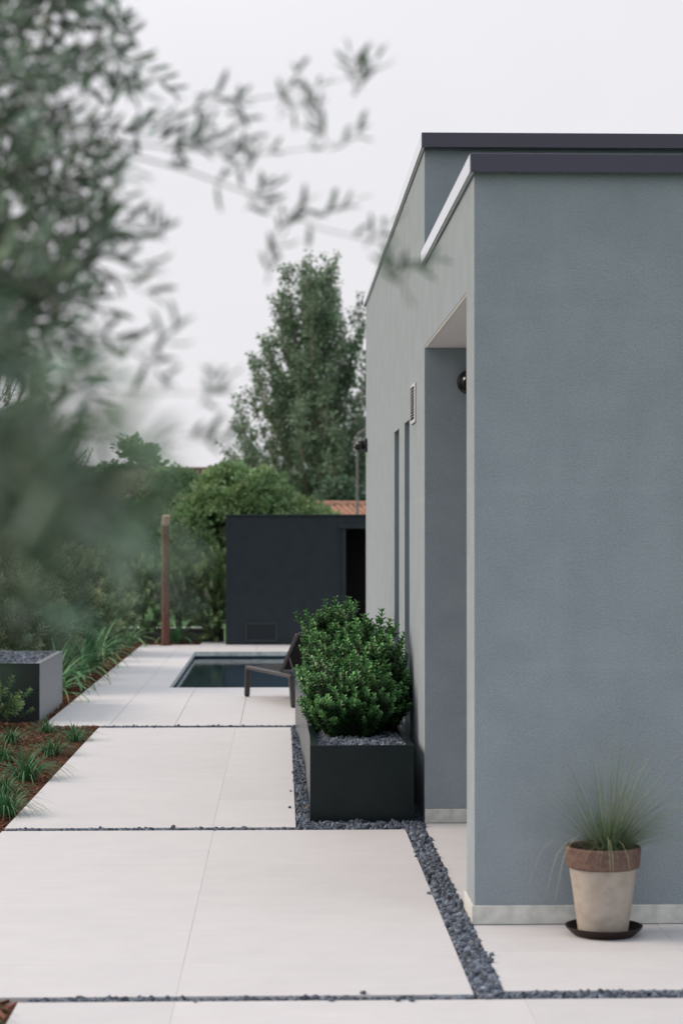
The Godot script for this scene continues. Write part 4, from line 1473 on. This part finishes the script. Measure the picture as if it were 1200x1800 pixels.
	var g := "shrubs behind the terrace border"
	bush("oleander_shrub", "grey green oleander behind the dark trough at the left edge", "shrub", Vector3(-3.2, -0.03, -22.4), [[Vector3(0, 0.85, 0), Vector3(0.7, 0.75, 0.6)], [Vector3(0.3, 0.5, 0.3), Vector3(0.5, 0.5, 0.5)]], 430, narrow, 0.7, 1.1, Color(1, 1, 1), 93, M["leaf matt"], g, 1.5, -0.35)
	bush("oleander_shrub", "feathery oleander behind the second and third lily", "shrub", Vector3(-2.98, -0.03, -25.2), [[Vector3(0, 0.80, 0), Vector3(0.55, 0.72, 0.6)], [Vector3(-0.5, 0.7, 0.1), Vector3(0.5, 0.65, 0.5)]], 430, narrow, 0.7, 1.1, Color(1.1, 1.15, 1.05), 94, M["leaf matt"], g, 1.5, -0.35)
	bush("oleander_shrub", "pale upright oleander left of the rust brown column", "shrub", Vector3(-2.86, -0.03, -28.4), [[Vector3(0, 0.75, 0), Vector3(0.48, 0.72, 0.5)], [Vector3(0.35, 0.55, 0.2), Vector3(0.35, 0.5, 0.4)]], 360, narrow, 0.7, 1.05, Color(1.25, 1.3, 1.15), 95, M["leaf matt"], g, 1.5, -0.3)
	bush("pittosporum_shrub", "rounded green shrub just left of the rust brown column", "shrub", Vector3(-2.12, -0.03, -31.5), [[Vector3(0, 0.65, 0), Vector3(0.34, 0.56, 0.33)]], 150, round_, 0.7, 1.05, Color(1, 1, 1), 96, M["leaf matt"], g, 1.8, -0.2)
	bush("pittosporum_shrub", "rounded green shrub just right of the rust brown column", "shrub", Vector3(-1.50, -0.03, -31.5), [[Vector3(0, 0.60, 0), Vector3(0.26, 0.52, 0.3)]], 105, round_, 0.7, 1.0, Color(1, 1, 1), 97, M["leaf matt"], g, 1.8, -0.1)
	bush("pittosporum_shrub", "light green shrub against the left corner of the dark shed", "shrub", Vector3(-1.02, -0.03, -31.75), [[Vector3(0, 0.62, 0), Vector3(0.30, 0.62, 0.3)], [Vector3(0.08, 1.0, -0.1), Vector3(0.2, 0.3, 0.2)]], 190, round_, 0.7, 1.05, Color(1.25, 1.2, 1.0), 98, M["leaf matt"], g, 1.8, -0.15)
	bush("leafy_shrub", "low leafy shrub in front of the glossy trough face", "shrub", Vector3(-2.62, -0.03, -17.85), [[Vector3(0, 0.18, 0), Vector3(0.36, 0.20, 0.26)], [Vector3(0.22, 0.12, 0.1), Vector3(0.16, 0.12, 0.2)]], 70, round_, 0.5, 0.8, Color(1.0, 1.15, 0.9), 99, M["leaf matt"], "", 2.0, -0.2)
	# olive tree further back at the left
	var sprig := shoot(0.42, 13, 2, 0.085, 0.014, 0.8, Color(0.115, 0.155, 0.105), Color(0.24, 0.30, 0.21), 101, 0.5)
	tree("olive_tree", "mid-distance olive tree with fine narrow leaves at the left edge", Vector3(-3.75, -0.03, -24.0), 1.2, 0.10, [[Vector3(0, 2.5, 0), Vector3(1.05, 1.15, 1.0)], [Vector3(0.7, 2.0, 0.1), Vector3(0.8, 0.75, 0.7)], [Vector3(0.3, 1.4, 0.2), Vector3(1.0, 0.7, 0.8)]], 950, sprig, 0.7, 1.1, Color(0.9, 1.0, 0.95), 102, "", 1.0, -0.15)

# ------------------------------------------------------------------ foreground olive, out of focus
var spray_leaves := []
var mass_leaves := []

func twig(st: SurfaceTool, pts: Array, r0: float, pitch: float, len_: float, into: Array) -> void:
	var rad := []
	for i in pts.size():
		rad.append(lerpf(r0, r0 * 0.3, float(i) / (pts.size() - 1)))
	tube(st, pts, rad, 5)
	var total := 0.0
	for i in pts.size() - 1:
		total += pts[i].distance_to(pts[i + 1])
	var steps := int(total / pitch)
	var roll := rng.randf() * TAU
	for s in range(1, steps + 1):
		var u := float(s) / steps * (pts.size() - 1)
		var i := mini(int(u), pts.size() - 2)
		var p: Vector3 = pts[i].lerp(pts[i + 1], u - i)
		var t: Vector3 = (pts[i + 1] - pts[i]).normalized()
		var side := t.cross(Vector3(0.2, 1, 0.3)).normalized().rotated(t, roll + s * PI / 2)
		for k in [-1.0, 1.0]:
			if rng.randf() < 0.18:
				continue
			var d: Vector3 = (t * 0.65 + side * k * 0.7 + ball() * 0.55 + Vector3(0, 0.22, 0)).normalized()
			into.append([p, d, (t.cross(d) + ball() * 0.6).normalized(), len_ * rng.randf_range(0.75, 1.2)])
	into.append([pts[-1], (pts[-1] - pts[-2]).normalized(), Vector3(0.2, 1, 0.4).normalized(), len_ * 0.9])

func leaf_place(l: Array, at: Vector3) -> Transform3D:
	var y: Vector3 = l[1]
	var x := y.cross(l[2])
	if x.length() < 0.02:
		x = y.cross(Vector3(0.9, 0.2, 0.3))
	x = x.normalized()
	return Transform3D(Basis(x * l[3], y * l[3], x.cross(y) * l[3]), l[0] - at)

func build_olive() -> void:
	var at := Vector3(-1.75, 0, -3.0)
	var t := thing("olive_tree", "blurred olive branches hanging close in front at the upper left", "tree", at)
	rng.seed = 900
	var st := begin()
	tube(st, [Vector3(0, -0.1, 0), Vector3(0.05, 0.5, 0.03), Vector3(-0.03, 1.0, 0.0), Vector3(0.06, 1.45, 0.02)], [0.11, 0.085, 0.075, 0.07], 12)
	part("trunk", st.commit(), M["bark"], t)
	st = begin()
	# main limbs that reach into the picture (world positions, shifted by the tree's place)
	var limbs := [
		[Vector3(-1.69, 1.40, -2.98), Vector3(-0.554, 2.598, -3.630), Vector3(-0.1, 0.12, 0)],
		[Vector3(-1.69, 1.42, -2.98), Vector3(-0.475, 2.202, -3.234), Vector3(0, 0.10, 0)],
		[Vector3(-1.69, 1.38, -2.98), Vector3(-0.38, 1.78, -1.75), Vector3(0, 0.08, 0)],
		[Vector3(-1.69, 1.35, -2.98), Vector3(-0.32, 1.66, -1.30), Vector3(0, 0.10, 0)],
		[Vector3(-1.69, 1.42, -2.98), Vector3(-0.75, 2.65, -2.3), Vector3(0, 0.0, 0)]]
	var limb_st := begin()
	for l in limbs:
		var path := limb_path(l[0], l[1], l[2], 6)
		var rad := []
		for k in 7:
			rad.append(lerpf(0.030 if l[1].z < -2.0 else 0.016, 0.006 if l[1].z < -2.0 else 0.003, k / 6.0))
		for k in path.size():
			path[k] -= at
		tube(limb_st, path, rad, 7)
	# dense masses of twigs: [limb end, spread, number, leaf list]
	var masses := [
		[Vector3(-0.528, 2.532, -3.564), Vector3(0.29, 0.29, 0.42), 145],
		[Vector3(-0.528, 2.228, -3.234), Vector3(0.27, 0.25, 0.42), 150],
		[Vector3(-0.475, 2.004, -2.970), Vector3(0.23, 0.15, 0.36), 70],
		[Vector3(-0.33, 1.785, -1.75), Vector3(0.15, 0.085, 0.25), 27],
		[Vector3(-0.225, 1.752, -1.38), Vector3(0.10, 0.075, 0.2), 22],
		[Vector3(-0.175, 1.725, -1.45), Vector3(0.07, 0.04, 0.15), 6],
		[Vector3(-0.85, 2.5, -2.3), Vector3(0.4, 0.3, 0.4), 40],
		[Vector3(-1.5, 2.2, -2.3), Vector3(0.6, 0.45, 0.6), 60]]
	var tw := begin()
	for m in masses:
		for k in m[2]:
			var o: Vector3 = m[0] + ball() * m[1]
			var d := (Vector3(0.75, 0.10, 0) + ball() * 0.9).normalized()
			var L := rng.randf_range(0.10, 0.20)
			var a := o - d * L * 0.5
			var e := o + d * L * 0.5 + Vector3(0, -0.02, 0)
			var path := limb_path(a - at, e - at, Vector3(0, 0.012, 0), 4)
			var local := []
			twig(tw, path, 0.0022, 0.021, 0.052, local)
			mass_leaves += local
	# single sprays that stand clear against the sky: bare stems, then the leafy tufts they carry
	var stems := [
		[Vector3(-0.344, 2.345, -3.30), Vector3(-0.237, 2.360, -3.35), Vector3(-0.109, 2.412, -3.40), Vector3(0.012, 2.437, -3.45), Vector3(0.122, 2.480, -3.50)],
		[Vector3(-0.339, 2.317, -3.25), Vector3(-0.225, 2.322, -3.30), Vector3(-0.152, 2.316, -3.30), Vector3(-0.048, 2.316, -3.35), Vector3(0.033, 2.335, -3.40), Vector3(0.104, 2.349, -3.40)],
		[Vector3(-0.262, 2.295, -3.20), Vector3(-0.149, 2.272, -3.25), Vector3(-0.041, 2.240, -3.30), Vector3(0.060, 2.189, -3.30), Vector3(0.156, 2.167, -3.30), Vector3(0.214, 2.127, -3.30)],
		[Vector3(-0.371, 2.391, -3.30), Vector3(-0.307, 2.405, -3.30), Vector3(-0.250, 2.420, -3.30)],
		[Vector3(-0.335, 2.446, -3.30), Vector3(-0.302, 2.513, -3.35), Vector3(-0.279, 2.568, -3.40)],
		[Vector3(-0.332, 1.974, -2.95), Vector3(-0.263, 1.970, -3.00), Vector3(-0.186, 1.956, -3.00)],
		[Vector3(-0.299, 1.898, -2.80), Vector3(-0.210, 1.893, -2.85), Vector3(-0.103, 1.895, -2.90)],
		[Vector3(-0.288, 2.117, -3.10), Vector3(-0.228, 2.138, -3.10), Vector3(-0.189, 2.156, -3.10)],
		[Vector3(-0.314, 1.826, -2.60), Vector3(-0.199, 1.808, -2.70), Vector3(-0.101, 1.821, -2.70)]]
	for s in stems:
		var path := []
		for p in s:
			path.append(p - at)
		var local := []
		twig(tw, path, 0.0018, 0.075, 0.044, local)
		spray_leaves += local
	var tufts := [
		Vector3(-0.251, 2.421, -3.31), Vector3(-0.182, 2.370, -3.36), Vector3(-0.106, 2.406, -3.33), Vector3(-0.070, 2.372, -3.37),
		Vector3(-0.049, 2.320, -3.37), Vector3(0.011, 2.407, -3.28), Vector3(0.045, 2.381, -3.27), Vector3(0.118, 2.460, -3.40),
		Vector3(0.101, 2.332, -3.31), Vector3(-0.153, 2.319, -3.31), Vector3(0.090, 2.240, -3.43), Vector3(0.011, 2.209, -3.35),
		Vector3(0.161, 2.194, -3.40), Vector3(0.211, 2.132, -3.35), Vector3(0.170, 2.052, -2.92), Vector3(-0.013, 2.132, -3.29),
		Vector3(-0.042, 2.249, -3.37), Vector3(-0.193, 1.942, -2.96), Vector3(-0.169, 1.969, -2.90), Vector3(-0.104, 1.899, -2.94),
		Vector3(-0.109, 1.832, -2.93), Vector3(-0.200, 2.182, -3.28), Vector3(-0.292, 2.537, -3.39), Vector3(0.136, 2.447, -3.36),
		Vector3(-0.134, 2.344, -3.32), Vector3(0.059, 2.354, -3.27)]
	for c in tufts:
		var d := (Vector3(0.55, 0.25, 0) + ball() * 1.0).normalized()
		var path := limb_path(c - at - d * 0.035, c - at + d * 0.03, ball() * 0.006, 3)
		var local := []
		twig(tw, path, 0.0014, 0.015, 0.044, local)
		spray_leaves += local
	part("limbs", limb_st.commit(), M["bark"], t)
	part("twigs", tw.commit(), M["bark"], t)
	st = begin()
	leaf(st, Vector3.ZERO, Vector3.UP, Vector3(0, 0, 1), 1.0, 0.21, Color.WHITE, 0.52)
	var lm := st.commit()
	var n := 0
	for l in spray_leaves:
		if n >= 290:
			mass_leaves.append(l)
			continue
		n += 1
		var o := part("leaf", lm, M["olive leaf"], t)
		o.transform = leaf_place(l, Vector3.ZERO)
	var places := []
	var tints := []
	for l in mass_leaves:
		places.append(leaf_place(l, Vector3.ZERO))
		# grey-green upper sides, paler undersides; some old leaves are dark
		var v := exp(rng.randf_range(-0.85, 0.6))
		tints.append(Color(v * rng.randf_range(0.85, 1.05), v, v * rng.randf_range(0.8, 1.05)))
	copies("foliage", lm, M["olive leaf"], places, tints, t)
